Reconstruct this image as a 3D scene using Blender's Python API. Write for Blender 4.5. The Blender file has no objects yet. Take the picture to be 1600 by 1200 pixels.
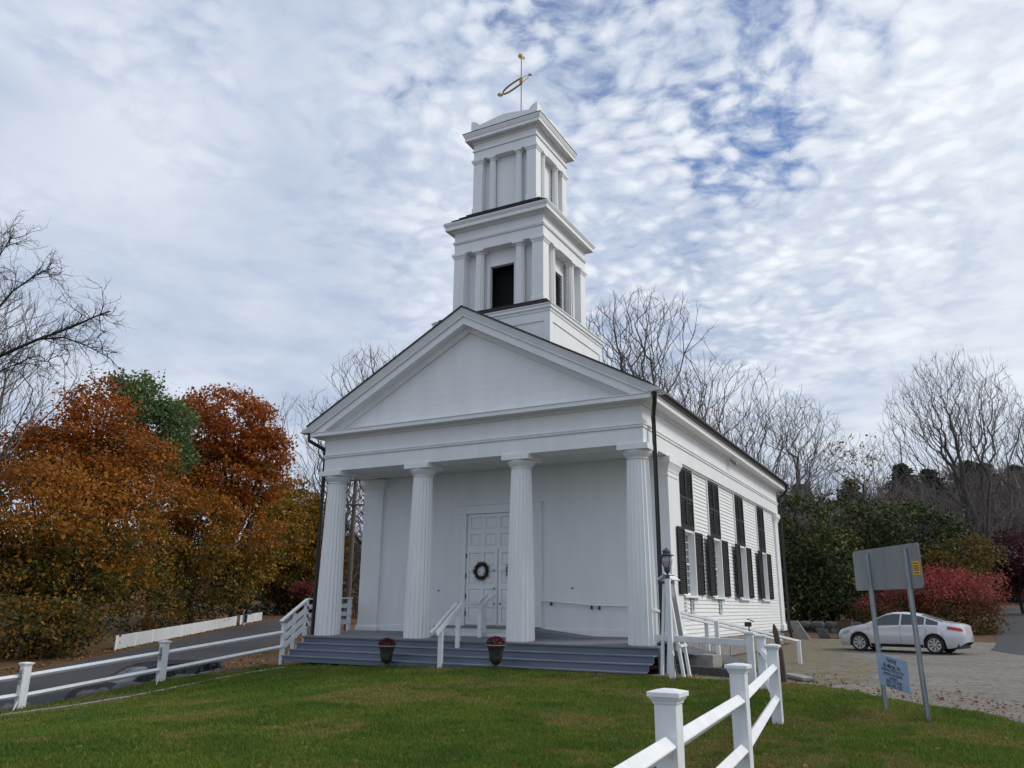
import bpy, math, random
import numpy as np
from mathutils import Vector, Matrix
R_ = math.radians
rng = np.random.default_rng(11); random.seed(11)
scene = bpy.context.scene
col = scene.collection

# ------------------------------------------------------------------ camera
def cam_axes(y, p, r):
    fw = np.array([-math.sin(y)*math.cos(p), math.cos(y)*math.cos(p), math.sin(p)])
    rt = np.array([math.cos(y), math.sin(y), 0.0]); dn = np.cross(fw, rt)
    return rt*math.cos(r)-dn*math.sin(r), rt*math.sin(r)+dn*math.cos(r), fw
CR, CD, CF = cam_axes(R_(28.514), R_(15.713), R_(.515))
CAM = np.array([0.0, 0.0, 0.9])
cd = bpy.data.cameras.new('camera'); cam = bpy.data.objects.new('camera', cd); col.objects.link(cam)
cd.sensor_fit = 'HORIZONTAL'; cd.sensor_width = 36; cd.lens = 27.81
cd.clip_start = .1; cd.clip_end = 3000
cam.matrix_world = Matrix(((CR[0], -CD[0], -CF[0], CAM[0]), (CR[1], -CD[1], -CF[1], CAM[1]), (CR[2], -CD[2], -CF[2], CAM[2]), (0, 0, 0, 1)))
scene.camera = cam
def at(px, py, dep):
    "a point of the place, from where it is seen in the photograph and how far away it stands"
    return CAM + (CR*(px-800)/1236. + CD*(py-600)/1236. + CF)*dep

# ------------------------------------------------------------------ sky and sun
SUN_EL, SUN_AZ = R_(36), R_(58)          # azimuth from +Y towards +X
sund = Vector((math.sin(SUN_AZ)*math.cos(SUN_EL), math.cos(SUN_AZ)*math.cos(SUN_EL), math.sin(SUN_EL)))
world = bpy.data.worlds.new('World'); scene.world = world; world.use_nodes = True
SKYTINT = (.42, .70, 1.12)
def build_sky():
    nt = world.node_tree; N = nt.nodes; L = nt.links
    bg = N['Background']; bg.inputs['Strength'].default_value = .105
    sky = N.new('ShaderNodeTexSky'); sky.sky_type = 'NISHITA'; sky.sun_disc = False
    sky.sun_elevation = SUN_EL; sky.sun_rotation = SUN_AZ
    tc = N.new('ShaderNodeTexCoord')
    def vm(op, a, b=None, **k):
        n = N.new('ShaderNodeVectorMath'); n.operation = op
        for i, v in enumerate((a, b)):
            if v is None: continue
            if hasattr(v, 'is_output'): L.new(v, n.inputs[i])
            else: n.inputs[i].default_value = v
        return n.outputs['Value'] if op in ('DOT_PRODUCT', 'LENGTH') else n.outputs[0]
    def m(op, a, b=0.0, c=None, clamp=False):
        n = N.new('ShaderNodeMath'); n.operation = op; n.use_clamp = clamp
        for i, v in enumerate((a, b, c)):
            if v is None: continue
            if hasattr(v, 'is_output'): L.new(v, n.inputs[i])
            else: n.inputs[i].default_value = v
        return n.outputs[0]
    def noise(v, scale, detail, rough, dist=0.0):
        n = N.new('ShaderNodeTexNoise'); n.inputs['Scale'].default_value = scale; n.inputs['Detail'].default_value = detail
        n.inputs['Roughness'].default_value = rough; n.inputs['Distortion'].default_value = dist
        L.new(v, n.inputs['Vector']); return n.outputs['Fac']
    def rng_(v, a, b, c=0.0, d=1.0, smooth=True):
        n = N.new('ShaderNodeMapRange'); n.interpolation_type = 'SMOOTHSTEP' if smooth else 'LINEAR'
        L.new(v, n.inputs['Value'])
        for k, x in (('From Min', a), ('From Max', b), ('To Min', c), ('To Max', d)):
            n.inputs[k].default_value = x
        return n.outputs['Result']
    def mix(f, a, b):
        n = N.new('ShaderNodeMix'); n.data_type = 'RGBA'
        ins = [i for i in n.inputs if i.type == 'RGBA']
        for s, v in ((n.inputs['Factor'], f), (ins[0], a), (ins[1], b)):
            if hasattr(v, 'is_output'): L.new(v, s)
            else: s.default_value = v
        return [o for o in n.outputs if o.type == 'RGBA'][0]
    d = tc.outputs['Generated']
    sep = N.new('ShaderNodeSeparateXYZ'); L.new(d, sep.inputs[0])
    zc = m('ADD', m('MAXIMUM', sep.outputs[2], 0.0), .10)
    cmb = N.new('ShaderNodeCombineXYZ')
    L.new(m('DIVIDE', sep.outputs[0], zc), cmb.inputs[0]); L.new(m('DIVIDE', sep.outputs[1], zc), cmb.inputs[1])
    uv = cmb.outputs[0]
    # a field of small altocumulus puffs opening to blue up and right of the tower, smoother cloud around it
    def voro(v, scale):
        n = N.new('ShaderNodeTexVoronoi'); n.feature = 'SMOOTH_F1'; n.inputs['Scale'].default_value = scale; n.inputs['Smoothness'].default_value = .5
        L.new(v, n.inputs['Vector']); return n.outputs['Distance']
    def warp(v, scale, amt):
        n = N.new('ShaderNodeTexNoise'); n.inputs['Scale'].default_value = scale; n.inputs['Detail'].default_value = 3
        L.new(v, n.inputs['Vector']); w = N.new('ShaderNodeVectorMath'); w.operation = 'MULTIPLY_ADD'
        L.new(n.outputs['Color'], w.inputs[0]); w.inputs[1].default_value = (amt, amt, 0); L.new(v, w.inputs[2]); return w.outputs[0]
    uw = warp(warp(uv, 3.0, .16), 16.0, .028)
    big = noise(uv, .9, 3, .5)
    mid = noise(uw, 7.0, 4, .55)
    fine = noise(uw, 34., 5, .60)
    puff = rng_(voro(uw, 19.), .0, .72, 1.0, 0.0)
    def near(px, py, deg):
        v = at(px, py, 1)-CAM; v /= np.linalg.norm(v)
        return rng_(vm('DOT_PRODUCT', d, tuple(v)), math.cos(R_(deg)), 1.0)
    g = m('MAXIMUM', m('MAXIMUM', near(1160, 200, 7.0), m('MULTIPLY', near(1000, 90, 9), .55)), m('MAXIMUM', near(820, -10, 6), m('MULTIPLY', near(590, 100, 6), .62)))
    g = m('MAXIMUM', g, m('MULTIPLY', near(1250, 40, 8), .55))
    field = m('MAXIMUM', near(1030, 170, 30), rng_(big, .54, .66, 0., .5))
    dens = m('ADD', m('MULTIPLY', puff, .27), m('MULTIPLY', fine, .44))
    dens = m('MULTIPLY', dens, m('ADD', .30, m('MULTIPLY', field, .70)))
    dens = m('ADD', dens, m('MULTIPLY', mid, .62))
    dens = m('ADD', dens, m('MULTIPLY', m('SUBTRACT', 1.0, field), .50))
    thin = m('SUBTRACT', dens, m('MULTIPLY', g, .19))
    cov = rng_(thin, .18, .56)
    soft = noise(uw, 1.9, 5, .52)
    lum = m('MULTIPLY', rng_(dens, .50, .92), m('ADD', .25, m('MULTIPLY', field, .45)))
    lum = m('ADD', lum, m('MULTIPLY', rng_(soft, .33, .68), .44))
    sunny = rng_(vm('DOT_PRODUCT', d, tuple(sund)), .15, .95, 0.0, 1.0)
    lum = m('ADD', lum, m('SUBTRACT', m('MULTIPLY', sunny, .48), .22), clamp=True)
    cc = mix(lum, (4.2, 5.0, 6.5, 1), (8.5, 8.8, 9.3, 1))
    sc = N.new('ShaderNodeVectorMath'); sc.operation = 'MULTIPLY'; L.new(sky.outputs[0], sc.inputs[0]); sc.inputs[1].default_value = SKYTINT
    final = mix(cov, sc.outputs[0], cc)
    # the band just over the horizon is hazier
    hz = rng_(sep.outputs[2], .0, .25, .6, 0.0)
    final = mix(hz, final, (5.0, 5.7, 6.8, 1))
    L.new(final, bg.inputs['Color'])
build_sky()
world.cycles.sampling_method = 'MANUAL'; world.cycles.sample_map_resolution = 512
sl = bpy.data.lights.new('sun', 'SUN'); sl.energy = 1.75; sl.angle = R_(14); sl.color = (1, .955, .88)
so = bpy.data.objects.new('sun', sl); col.objects.link(so); so.location = (20, 20, 60)
so.rotation_euler = (-sund).to_track_quat('-Z', 'Y').to_euler()
vs = scene.view_settings; vs.view_transform = 'Standard'; vs.look = 'None'; vs.exposure = 0.08; vs.gamma = 1
try: vs.use_curve_mapping = False
except Exception: pass
scene.render.engine = 'CYCLES'
scene.cycles.max_bounces = 6; scene.cycles.transparent_max_bounces = 8
scene.cycles.use_denoising = True

# ------------------------------------------------------------------ helpers: materials
def material(name, c, c2=None, rough=.6, scale=3.0, stretch=(1, 1, 1), bump=0.0, bscale=40.0, metal=0.0, spec=.5, c3=None, detail=5.0):
    m = bpy.data.materials.new(name); m.use_nodes = True
    nt = m.node_tree; b = nt.nodes['Principled BSDF']
    b.inputs['Roughness'].default_value = rough; b.inputs['Metallic'].default_value = metal
    b.inputs['Specular IOR Level'].default_value = spec
    b.inputs['Base Color'].default_value = (*c, 1)
    g = nt.nodes.new('ShaderNodeNewGeometry')
    mp = nt.nodes.new('ShaderNodeMapping'); mp.inputs['Scale'].default_value = stretch
    nt.links.new(g.outputs['Position'], mp.inputs['Vector'])
    if c2 is not None:
        n = nt.nodes.new('ShaderNodeTexNoise'); n.inputs['Scale'].default_value = scale; n.inputs['Detail'].default_value = detail
        n.inputs['Roughness'].default_value = .62
        nt.links.new(mp.outputs[0], n.inputs['Vector'])
        r = nt.nodes.new('ShaderNodeValToRGB')
        r.color_ramp.elements[0].position = .32; r.color_ramp.elements[1].position = .68
        r.color_ramp.elements[0].color = (*c, 1); r.color_ramp.elements[1].color = (*c2, 1)
        if c3 is not None:
            e = r.color_ramp.elements.new(.82); e.color = (*c3, 1)
        nt.links.new(n.outputs['Fac'], r.inputs['Fac']); nt.links.new(r.outputs['Color'], b.inputs['Base Color'])
    if bump:
        n2 = nt.nodes.new('ShaderNodeTexNoise'); n2.inputs['Scale'].default_value = bscale; n2.inputs['Detail'].default_value = 4
        nt.links.new(mp.outputs[0], n2.inputs['Vector'])
        bp = nt.nodes.new('ShaderNodeBump'); bp.inputs['Strength'].default_value = bump; bp.inputs['Distance'].default_value = .02
        nt.links.new(n2.outputs['Fac'], bp.inputs['Height']); nt.links.new(bp.outputs[0], b.inputs['Normal'])
    return m
def two_scale(name, ca, cb, cc, s1, s2, rough=.9, bump=.5, bscale=60, mixf=.5, stretch=(1, 1, 1)):
    "ground cover: a broad patchiness and a fine speckle"
    m = bpy.data.materials.new(name); m.use_nodes = True
    nt = m.node_tree; N = nt.nodes; L = nt.links; b = N['Principled BSDF']; b.inputs['Roughness'].default_value = rough
    b.inputs['Specular IOR Level'].default_value = .2
    g = N.new('ShaderNodeNewGeometry')
    def ns(s, d):
        n = N.new('ShaderNodeTexNoise'); n.inputs['Scale'].default_value = s; n.inputs['Detail'].default_value = d; n.inputs['Roughness'].default_value = .65
        mp = N.new('ShaderNodeMapping'); mp.inputs['Scale'].default_value = stretch; L.new(g.outputs['Position'], mp.inputs[0]); L.new(mp.outputs[0], n.inputs['Vector']); return n.outputs['Fac']
    def ramp(f, a, b_, p0=.35, p1=.65):
        r = N.new('ShaderNodeValToRGB'); r.color_ramp.elements[0].color = (*a, 1); r.color_ramp.elements[1].color = (*b_, 1)
        r.color_ramp.elements[0].position = p0; r.color_ramp.elements[1].position = p1
        L.new(f, r.inputs['Fac']); return r.outputs['Color']
    A = ramp(ns(s1, 6), ca, cb)
    sp = ramp(ns(s2, 3), (0, 0, 0), (1, 1, 1), .45, .62)
    mx = N.new('ShaderNodeMix'); mx.data_type = 'RGBA'; mm = N.new('ShaderNodeMath'); mm.operation = 'MULTIPLY'
    L.new(sp, mm.inputs[0]); mm.inputs[1].default_value = mixf
    ins = [i for i in mx.inputs if i.type == 'RGBA']
    L.new(mm.outputs[0], mx.inputs['Factor']); L.new(A, ins[0]); ins[1].default_value = (*cc, 1)
    L.new([o for o in mx.outputs if o.type == 'RGBA'][0], b.inputs['Base Color'])
    bp = N.new('ShaderNodeBump'); bp.inputs['Strength'].default_value = bump; bp.inputs['Distance'].default_value = .03
    L.new(ns(bscale, 4), bp.inputs['Height']); L.new(bp.outputs[0], b.inputs['Normal'])
    return m
def leaf_material(name, trans=.35, rough=.6):
    m = bpy.data.materials.new(name); m.use_nodes = True
    nt = m.node_tree; N = nt.nodes; L = nt.links; b = N['Principled BSDF']
    b.inputs['Roughness'].default_value = rough; b.inputs['Specular IOR Level'].default_value = .25
    a = N.new('ShaderNodeAttribute'); a.attribute_name = 'tint'
    L.new(a.outputs['Color'], b.inputs['Base Color'])
    t = N.new('ShaderNodeBsdfTranslucent'); L.new(a.outputs['Color'], t.inputs['Color'])
    mx = N.new('ShaderNodeMixShader'); mx.inputs[0].default_value = trans
    L.new(b.outputs[0], mx.inputs[1]); L.new(t.outputs[0], mx.inputs[2]); L.new(mx.outputs[0], N['Material Output'].inputs['Surface'])
    return m
M = {}
M['white'] = material('white_paint', (.81, .82, .82), (.74, .755, .76), .55, 2.2, (1, 1, .22), .10, 26, c3=(.66, .67, .66), detail=9)
M['board'] = material('white_clapboard_paint', (.80, .81, .80), (.73, .745, .74), .55, 2.2, (1, .6, 3), .1, 40)
M['fence'] = material('weathered_white_paint', (.79, .80, .81), (.66, .68, .70), .62, 8, (1, 1, .3), .3, 50, c3=(.44, .45, .44), detail=9)
M['ceil'] = material('porch_ceiling_paint', (.72, .73, .73), (.66, .67, .67), .6, 2)
M['riser'] = material('blue_grey_riser_paint', (.14, .17, .225), (.115, .142, .19), .5, 3, (.4, 1, 2), .1, 40)
M['tread'] = material('grey_tread_paint', (.215, .24, .285), (.15, .172, .21), .55, 4, (.4, 2, 1), .1, 40)
M['deck'] = material('weathered_deck_boards', (.20, .215, .235), (.13, .14, .155), .75, 5, (.3, 3, 1), .3, 60)
M['black'] = material('black_shutter_paint', (.008, .009, .010), (.013, .014, .016), .5, 6, spec=.3)
M['slat'] = material('glossy_black_slat', (.026, .029, .032), (.045, .048, .05), .33, 8, spec=.7)  # colour raised above the frames' black: sky glints plus weathered edges
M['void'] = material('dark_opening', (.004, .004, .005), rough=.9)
M['bronze'] = material('dark_bronze_gutter', (.016, .014, .013), (.024, .02, .018), .35, 6)
M['roof'] = material('dark_roof_shingles', (.035, .036, .04), (.06, .06, .062), .85, 14, bump=.6, bscale=25)
M['skirt'] = material('black_tar_shingle', (.012, .012, .014), (.03, .03, .032), .8, 16, bump=.5, bscale=30)
M['glass'] = material('window_glass', (.10, .115, .13), (.16, .18, .2), .06, .9, spec=.8)
M['gold'] = material('gilded_metal', (.45, .31, .10), (.24, .15, .05), .5, 14, metal=.8)
M['rod'] = material('rusted_rod', (.22, .15, .12), rough=.6)
M['stone'] = material('foundation_stone', (.28, .27, .25), (.17, .165, .155), .85, 4, bump=.6, bscale=18)
M['rock'] = material('field_stone', (.14, .135, .125), (.065, .063, .06), .9, 5, bump=.8, bscale=16, c3=(.23, .23, .20))  # darkened so the colour carries the evergreens' shade on the far wall
M['concrete'] = material('pale_concrete', (.34, .33, .30), (.23, .225, .20), .85, 5, bump=.4, bscale=30)
M['timber'] = material('old_grey_timber', (.10, .098, .092), (.045, .042, .04), .85, 6, (.5, 6, 6), .5, 30)
M['raw'] = material('raw_brown_timber', (.105, .065, .045), (.06, .038, .028), .8, 6, (5, 5, .6), .5, 30)
M['bark'] = material('bark', (.085, .075, .068), (.045, .04, .037), .9, 6, (3, 3, .6), .6, 20)
M['barkdark'] = material('dark_bark', (.03, .025, .022), (.05, .044, .04), .9, 6, (3, 3, .6), .5, 20)
M['twig'] = material('bare_twig', (.12, .108, .10), (.17, .155, .145), .9, .5)
M['farwood'] = material('distant_twigs', (.13, .105, .095), (.19, .15, .125), .95, .15)
M['leaf'] = leaf_material('leaf')
M['needle'] = leaf_material('needle', .15, .7)
M['grass'] = leaf_material('grass_blade', .3, .7)
M['lawn'] = two_scale('lawn_soil', (.034, .062, .016), (.066, .085, .024), (.075, .06, .03), .55, 14, mixf=.35)
M['ground'] = two_scale('leaf_litter', (.095, .06, .032), (.16, .085, .038), (.05, .042, .03), .8, 7, bscale=25)
M['gravel'] = two_scale('gravel', (.205, .188, .165), (.27, .248, .22), (.10, .09, .078), .9, 11, bump=1., bscale=26, mixf=.7, stretch=(.55, 1, 1))
M['moss'] = two_scale('mossy_leafy_gravel', (.19, .165, .125), (.13, .115, .05), (.26, .235, .20), 1.6, 8, bump=.9, bscale=30, mixf=.7)
M['asphalt'] = two_scale('asphalt', (.052, .055, .062), (.066, .068, .073), (.09, .09, .09), .3, 45, rough=.85, bump=.3, bscale=80, mixf=.35)
M['galv'] = material('galvanised_steel', (.36, .40, .42), (.25, .28, .30), .42, 12, (1, 1, .3), metal=.75)
M['signback'] = material('aluminium_sign_back', (.42, .43, .44), (.33, .34, .35), .38, 2.5, (1, 1, .25), metal=.85)
M['yellow'] = material('yellow_sticker', (.75, .42, .02), rough=.5)
M['ink'] = material('dark_ink', (.015, .018, .05), rough=.6)
M['signblue'] = material('pale_blue_board', (.33, .43, .60), (.28, .37, .53), .5, 4)
M['green'] = material('green_print', (.06, .20, .12), rough=.5)
M['blueprint'] = material('blue_print', (.02, .04, .22), rough=.5)
M['greyprint'] = material('grey_print', (.28, .28, .31), rough=.6)
M['plate'] = material('sign_plate_white', (.72, .76, .74), rough=.45)
M['verdigris'] = material('green_patina_metal', (.05, .085, .075), (.03, .045, .042), .5, 20)
M['violet'] = material('sun_purpled_glass', (.46, .41, .48), (.30, .27, .33), .12, 12)
M['urn'] = material('dark_iron_urn', (.022, .021, .021), (.07, .065, .055), .5, 12, c3=(.16, .15, .12), metal=.2)
M['red'] = leaf_material('flower', .2, .7)
M['wreathm'] = leaf_material('dry_twigs', .1, .8)
M['carpaint'] = material('silver_white_car_paint', (.62, .64, .68), rough=.22, metal=.25, spec=.6)
M['carpaint'].node_tree.nodes['Principled BSDF'].inputs['Coat Weight'].default_value = .6
M['carblack'] = material('black_car_paint', (.008, .009, .011), rough=.45, spec=.2)
M['carglass'] = material('tinted_car_glass', (.02, .025, .03), rough=.04, spec=.9)
M['carglass2'] = material('windscreen_glass', (.06, .075, .085), rough=.03, spec=1.0)
M['tyre'] = material('tyre_rubber', (.014, .014, .015), (.022, .022, .022), .85, 20)
M['rim'] = material('alloy', (.62, .63, .66), rough=.3, metal=.8)
M['redlight'] = material('tail_lamp', (.45, .015, .02), rough=.12)
M['clear'] = material('head_lamp', (.35, .36, .38), rough=.08, spec=.9)
M['plastic'] = material('black_plastic', (.015, .015, .016), rough=.55)
M['barn'] = material('barn_red_boards', (.16, .035, .03), (.11, .025, .022), .8, 2, (6, 6, .3))
M['pole'] = material('weathered_pole', (.13, .11, .095), (.085, .07, .06), .85, 6, (4, 4, .4))
M['ceramic'] = material('insulator', (.5, .5, .5), rough=.3)

# ------------------------------------------------------------------ helpers: meshes
class MB:
    def __init__(s): s.v = []; s.f = []
    def add(s, vs, fs):
        o = len(s.v); s.v += [tuple(map(float, p)) for p in vs]; s.f += [tuple(i+o for i in f) for f in fs]; return s
    def box(s, x0, x1, y0, y1, z0, z1):
        return s.add([(x0,y0,z0),(x1,y0,z0),(x1,y1,z0),(x0,y1,z0),(x0,y0,z1),(x1,y0,z1),(x1,y1,z1),(x0,y1,z1)],
                     [(0,3,2,1),(4,5,6,7),(0,1,5,4),(1,2,6,5),(2,3,7,6),(3,0,4,7)])
    def hexa(s, p):   # 8 corners ordered as in box
        return s.add(p, [(0,3,2,1),(4,5,6,7),(0,1,5,4),(1,2,6,5),(2,3,7,6),(3,0,4,7)])
    def bar(s, p, q, w, h, up=(0, 0, 1)):
        p = np.array(p, float); q = np.array(q, float); d = q-p; d /= np.linalg.norm(d)
        u = np.array(up, float); sd = np.cross(d, u); sd /= np.linalg.norm(sd); u = np.cross(sd, d)
        c = [p+sd*a*w/2+u*b*h/2 for a, b in ((-1,-1),(1,-1))]
        e = [q+sd*a*w/2+u*b*h/2 for a, b in ((1,-1),(-1,-1))]
        c2 = [p+sd*a*w/2+u*b*h/2 for a, b in ((-1,1),(1,1))]
        e2 = [q+sd*a*w/2+u*b*h/2 for a, b in ((1,1),(-1,1))]
        return s.hexa(c+e+c2+e2)
    def prism(s, poly, a, b, axis='y'):
        n = len(poly)
        def pt(u, w, t): return {'y': (u, t, w), 'x': (t, u, w), 'z': (u, w, t)}[axis]
        vs = [pt(u, w, a) for u, w in poly] + [pt(u, w, b) for u, w in poly]
        return s.add(vs, [tuple(range(n)), tuple(range(2*n-1, n-1, -1))] + [(i, i+n, (i+1) % n+n, (i+1) % n) for i in range(n)])
    def ring(s, x0, x1, y0, y1, prof):
        n = len(prof); vs = []
        for o, z in prof: vs += [(x0-o,y0-o,z),(x1+o,y0-o,z),(x1+o,y1+o,z),(x0-o,y1+o,z)]
        fs = []
        for i in range(n):
            j = (i+1) % n
            for k in range(4):
                l = (k+1) % 4; fs.append((i*4+k, i*4+l, j*4+l, j*4+k))
        return s.add(vs, fs)
    def lathe(s, prof, n=16, c=(0, 0, 0), cap=True):
        vs = []; fs = []
        for r, z in prof:
            for k in range(n):
                a = 2*math.pi*k/n; vs.append((c[0]+r*math.cos(a), c[1]+r*math.sin(a), c[2]+z))
        for i in range(len(prof)-1):
            for k in range(n): fs.append((i*n+k, i*n+(k+1) % n, (i+1)*n+(k+1) % n, (i+1)*n+k))
        if cap: fs += [tuple(range(n-1, -1, -1)), tuple(range((len(prof)-1)*n, len(prof)*n))]
        return s.add(vs, fs)
    def tube(s, pts, rad, n=6, cap=True):
        pts = [np.array(p, float) for p in pts]
        if not hasattr(rad, '__len__'): rad = [rad]*len(pts)
        vs = []; fs = []; ref = None
        for i, p in enumerate(pts):
            d = pts[min(i+1, len(pts)-1)]-pts[max(i-1, 0)]; d = d/(np.linalg.norm(d)+1e-9)
            if ref is None:
                ref = np.array([0, 0, 1.]) if abs(d[2]) < .9 else np.array([1., 0, 0])
            u = np.cross(d, ref); u /= np.linalg.norm(u)+1e-9; w = np.cross(u, d); ref = w if abs(np.dot(w, d)) < .9 else ref
            for k in range(n):
                a = 2*math.pi*(k+.5)/n; vs.append(p+(u*math.cos(a)+w*math.sin(a))*rad[i])
        for i in range(len(pts)-1):
            for k in range(n): fs.append((i*n+k, i*n+(k+1) % n, (i+1)*n+(k+1) % n, (i+1)*n+k))
        if cap: fs += [tuple(range(n-1, -1, -1)), tuple(range((len(pts)-1)*n, len(pts)*n))]
        return s.add(vs, fs)
    def mesh(s, name, mat, smooth=None):
        me = bpy.data.meshes.new(name); me.from_pydata(s.v, [], s.f); me.materials.append(mat)
        if smooth is not None:
            me.shade_smooth(); me.set_sharp_from_angle(angle=R_(smooth))
        me.update(); return me
WPOS = {}
def link(name, me, parent=None, loc=(0, 0, 0), rot=None):
    "loc is where the mesh's own origin stands in the place; a part is re-expressed under its parent"
    o = bpy.data.objects.new(name, me); col.objects.link(o)
    base = WPOS[parent.name] if parent is not None else Vector((0, 0, 0))
    o.location = Vector(loc)-base
    if rot is not None: o.rotation_euler = rot
    if parent is not None: o.parent = parent
    WPOS[o.name] = Vector(loc)
    return o
def part(name, mb, mat, parent, smooth=None, loc=(0, 0, 0), bevel=0, stuff=False):
    o = link(name, mb.mesh(name, M[mat] if isinstance(mat, str) else mat, smooth), parent, loc)
    if bevel:
        b = o.modifiers.new('soft_edges', 'BEVEL'); b.width = bevel; b.segments = 2; b.limit_method = 'ANGLE'
    if stuff: o['kind'] = 'stuff'
    return o
def tag(o, label, cat, group=None):
    o['label'] = label; o['category'] = cat
    if group: o['group'] = group
    return o
def thing(name, label, cat, loc, group=None, rotz=0):
    o = bpy.data.objects.new(name, None); col.objects.link(o); o.location = loc; o.empty_display_size = .2
    o.rotation_euler = (0, 0, rotz); WPOS[o.name] = Vector(loc)
    return tag(o, label, cat, group)
def local_thing(name, label, cat, loc, group=None, rotz=0):
    "a thing whose parts are written in its own coordinates"
    o = thing(name, label, cat, loc, group, rotz); WPOS[o.name] = Vector((0, 0, 0)); return o
def copy_tree(o, parent=None):
    c = o.copy(); col.objects.link(c)
    if parent is not None: c.parent = parent
    for ch in list(o.children): copy_tree(ch, c)
    return c
def box_part(name, parent, mat, x0, x1, y0, y1, z0, z1, bevel=0):
    return part(name, MB().box(x0, x1, y0, y1, z0, z1), mat, parent, bevel=bevel)
BOXES = {}
def piece(name, parent, mat, x0, x1, y0, y1, z0, z1):
    "small box whose mesh is shared with all boxes of its size"
    k = (mat, round(x1-x0, 3), round(y1-y0, 3), round(z1-z0, 3))
    if k not in BOXES: BOXES[k] = MB().box(0, k[1], 0, k[2], 0, k[3]).mesh(name, M[mat])
    return link(name, BOXES[k], parent, (x0, y0, z0))
def text_mesh(body, size, mat, shear=0.0, bold=0.0, spacing=1.0):
    cu = bpy.data.curves.new('lettering', 'FONT'); cu.body = body; cu.size = size; cu.align_x = 'CENTER'; cu.align_y = 'CENTER'
    cu.shear = shear; cu.offset = bold; cu.space_character = spacing; cu.resolution_u = 3
    o = bpy.data.objects.new('lettering', cu); col.objects.link(o)
    dg = bpy.context.evaluated_depsgraph_get(); dg.update()
    me = bpy.data.meshes.new_from_object(o.evaluated_get(dg))
    bpy.data.objects.remove(o); me.materials.clear(); me.materials.append(mat); return me
def fast_mesh(name, V, F, mat, tint=None):
    "V (n,3), F (m,k) arrays"
    me = bpy.data.meshes.new(name); k = F.shape[1]
    me.vertices.add(len(V)); me.vertices.foreach_set('co', np.ascontiguousarray(V, np.float32).ravel())
    me.loops.add(F.size); me.loops.foreach_set('vertex_index', np.ascontiguousarray(F, np.int32).ravel())
    me.polygons.add(len(F)); me.polygons.foreach_set('loop_start', np.arange(0, F.size, k, dtype=np.int32))
    me.update(calc_edges=True)
    if tint is not None:
        a = me.attributes.new('tint', 'FLOAT_COLOR', 'POINT')
        a.data.foreach_set('color', np.ascontiguousarray(np.c_[tint, np.ones(len(tint))], np.float32).ravel())
    me.materials.append(mat); return me

# ------------------------------------------------------------------ the ground
def H(x, y):
    x = np.asarray(x, float); y = np.asarray(y, float)
    zb = np.interp(y, [0,8,14,18,22,32,38,86,100,170,260], [-.72,-.72,-.66,-.62,-.55,-.60,-.52,1.26,2.4,17,24])
    zb = zb-np.clip((-10-x)/8, 0, 1.2)*np.interp(y, [2,6,11.5,14.5,18,22], [1.2,1.0,.68,.38,.22,.1])
    s = (x+26)*-.53+(y-10)*.85; n = (x+26)*.85+(y-10)*.53
    zr = -2.05+.031*np.clip(s, -20, 60)-.04*np.clip(n, 0, 8)+.06*np.clip(-n-4, 0, 40)+np.interp(y, [0,90,170,260], [0,0,15,22])
    e = np.interp(y, [0,11,14,18,22,30,45,80], [-21,-19.3,-18.6,-18.4,-18.4,-20,-26,-45])
    w = np.clip((e-x)/1.3, 0, 1); w = w*w*(3-2*w)
    return zb*(1-w)+zr*w
def h1(x, y): return float(H(x, y))
def sheet(name, X, Y, lift, mat, kind='structure'):
    nu, nv = X.shape; V = np.stack([X, Y, H(X, Y)+lift], -1).reshape(-1, 3)
    i = np.arange(nu*nv).reshape(nu, nv)
    F = np.stack([i[:-1, :-1], i[1:, :-1], i[1:, 1:], i[:-1, 1:]], -1).reshape(-1, 4)
    n = np.cross(V[F[0, 1]]-V[F[0, 0]], V[F[0, 2]]-V[F[0, 0]])
    if n[2] < 0: F = F[:, ::-1]
    me = fast_mesh(name, V, F, M[mat]); me.shade_smooth()
    o = link(name, me); o['kind'] = kind; return o
gx = np.concatenate([np.linspace(-400, -80, 14), np.linspace(-76, 16, 150), np.linspace(20, 300, 14)])
gy = np.concatenate([np.linspace(-60, -4, 8), np.linspace(-2, 70, 110), np.linspace(74, 500, 60)])
GX, GY = np.meshgrid(gx, gy, indexing='ij')
sheet('ground', GX, GY, 0, 'ground')
def band(name, ys, lf, rf, n, lift, mat):
    t = np.linspace(0, 1, n); Y = np.repeat(ys[:, None], n, 1)
    Lx = np.array([lf(y) for y in ys]); Rx = np.array([rf(y) for y in ys])
    return sheet(name, Lx[:, None]*(1-t)+Rx[:, None]*t, Y, lift, mat)
LAWN_L = lambda y: float(np.interp(y, [0, 11, 14, 18], [-20.5, -18.7, -18.1, -17.9]))
LAWN_R = lambda y: float(np.interp(y, [0, 10, 13.8, 15.2, 15.9, 17.7, 18.4], [3.4, 2.4, .75, 0., -1.0, -2.3, -2.9])) + .12*math.sin(y*5.1)
band('lawn', np.linspace(-3, 18.35, 60), LAWN_L, LAWN_R, 70, .012, 'lawn')
band('gravel_lot', np.linspace(11, 41, 70), lambda y: max(LAWN_R(min(y, 18.4))+.25, -50) if y < 18.4 else float(np.interp(y, [18.4, 20, 24, 37.5, 41], [-2.7, -3.2, -3.6, -5.2, -6.5])), lambda y: 22., 40, .006, 'gravel')
band('leafy_verge', np.linspace(18.2, 40, 40), lambda y: -8. if y > 37.3 else -6.4, lambda y: float(np.interp(y, [18.2, 22, 30, 40], [-2.2, -1.6, -3.4, -4.2]))+.3*math.sin(y*2.3), 14, .010, 'moss')
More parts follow.
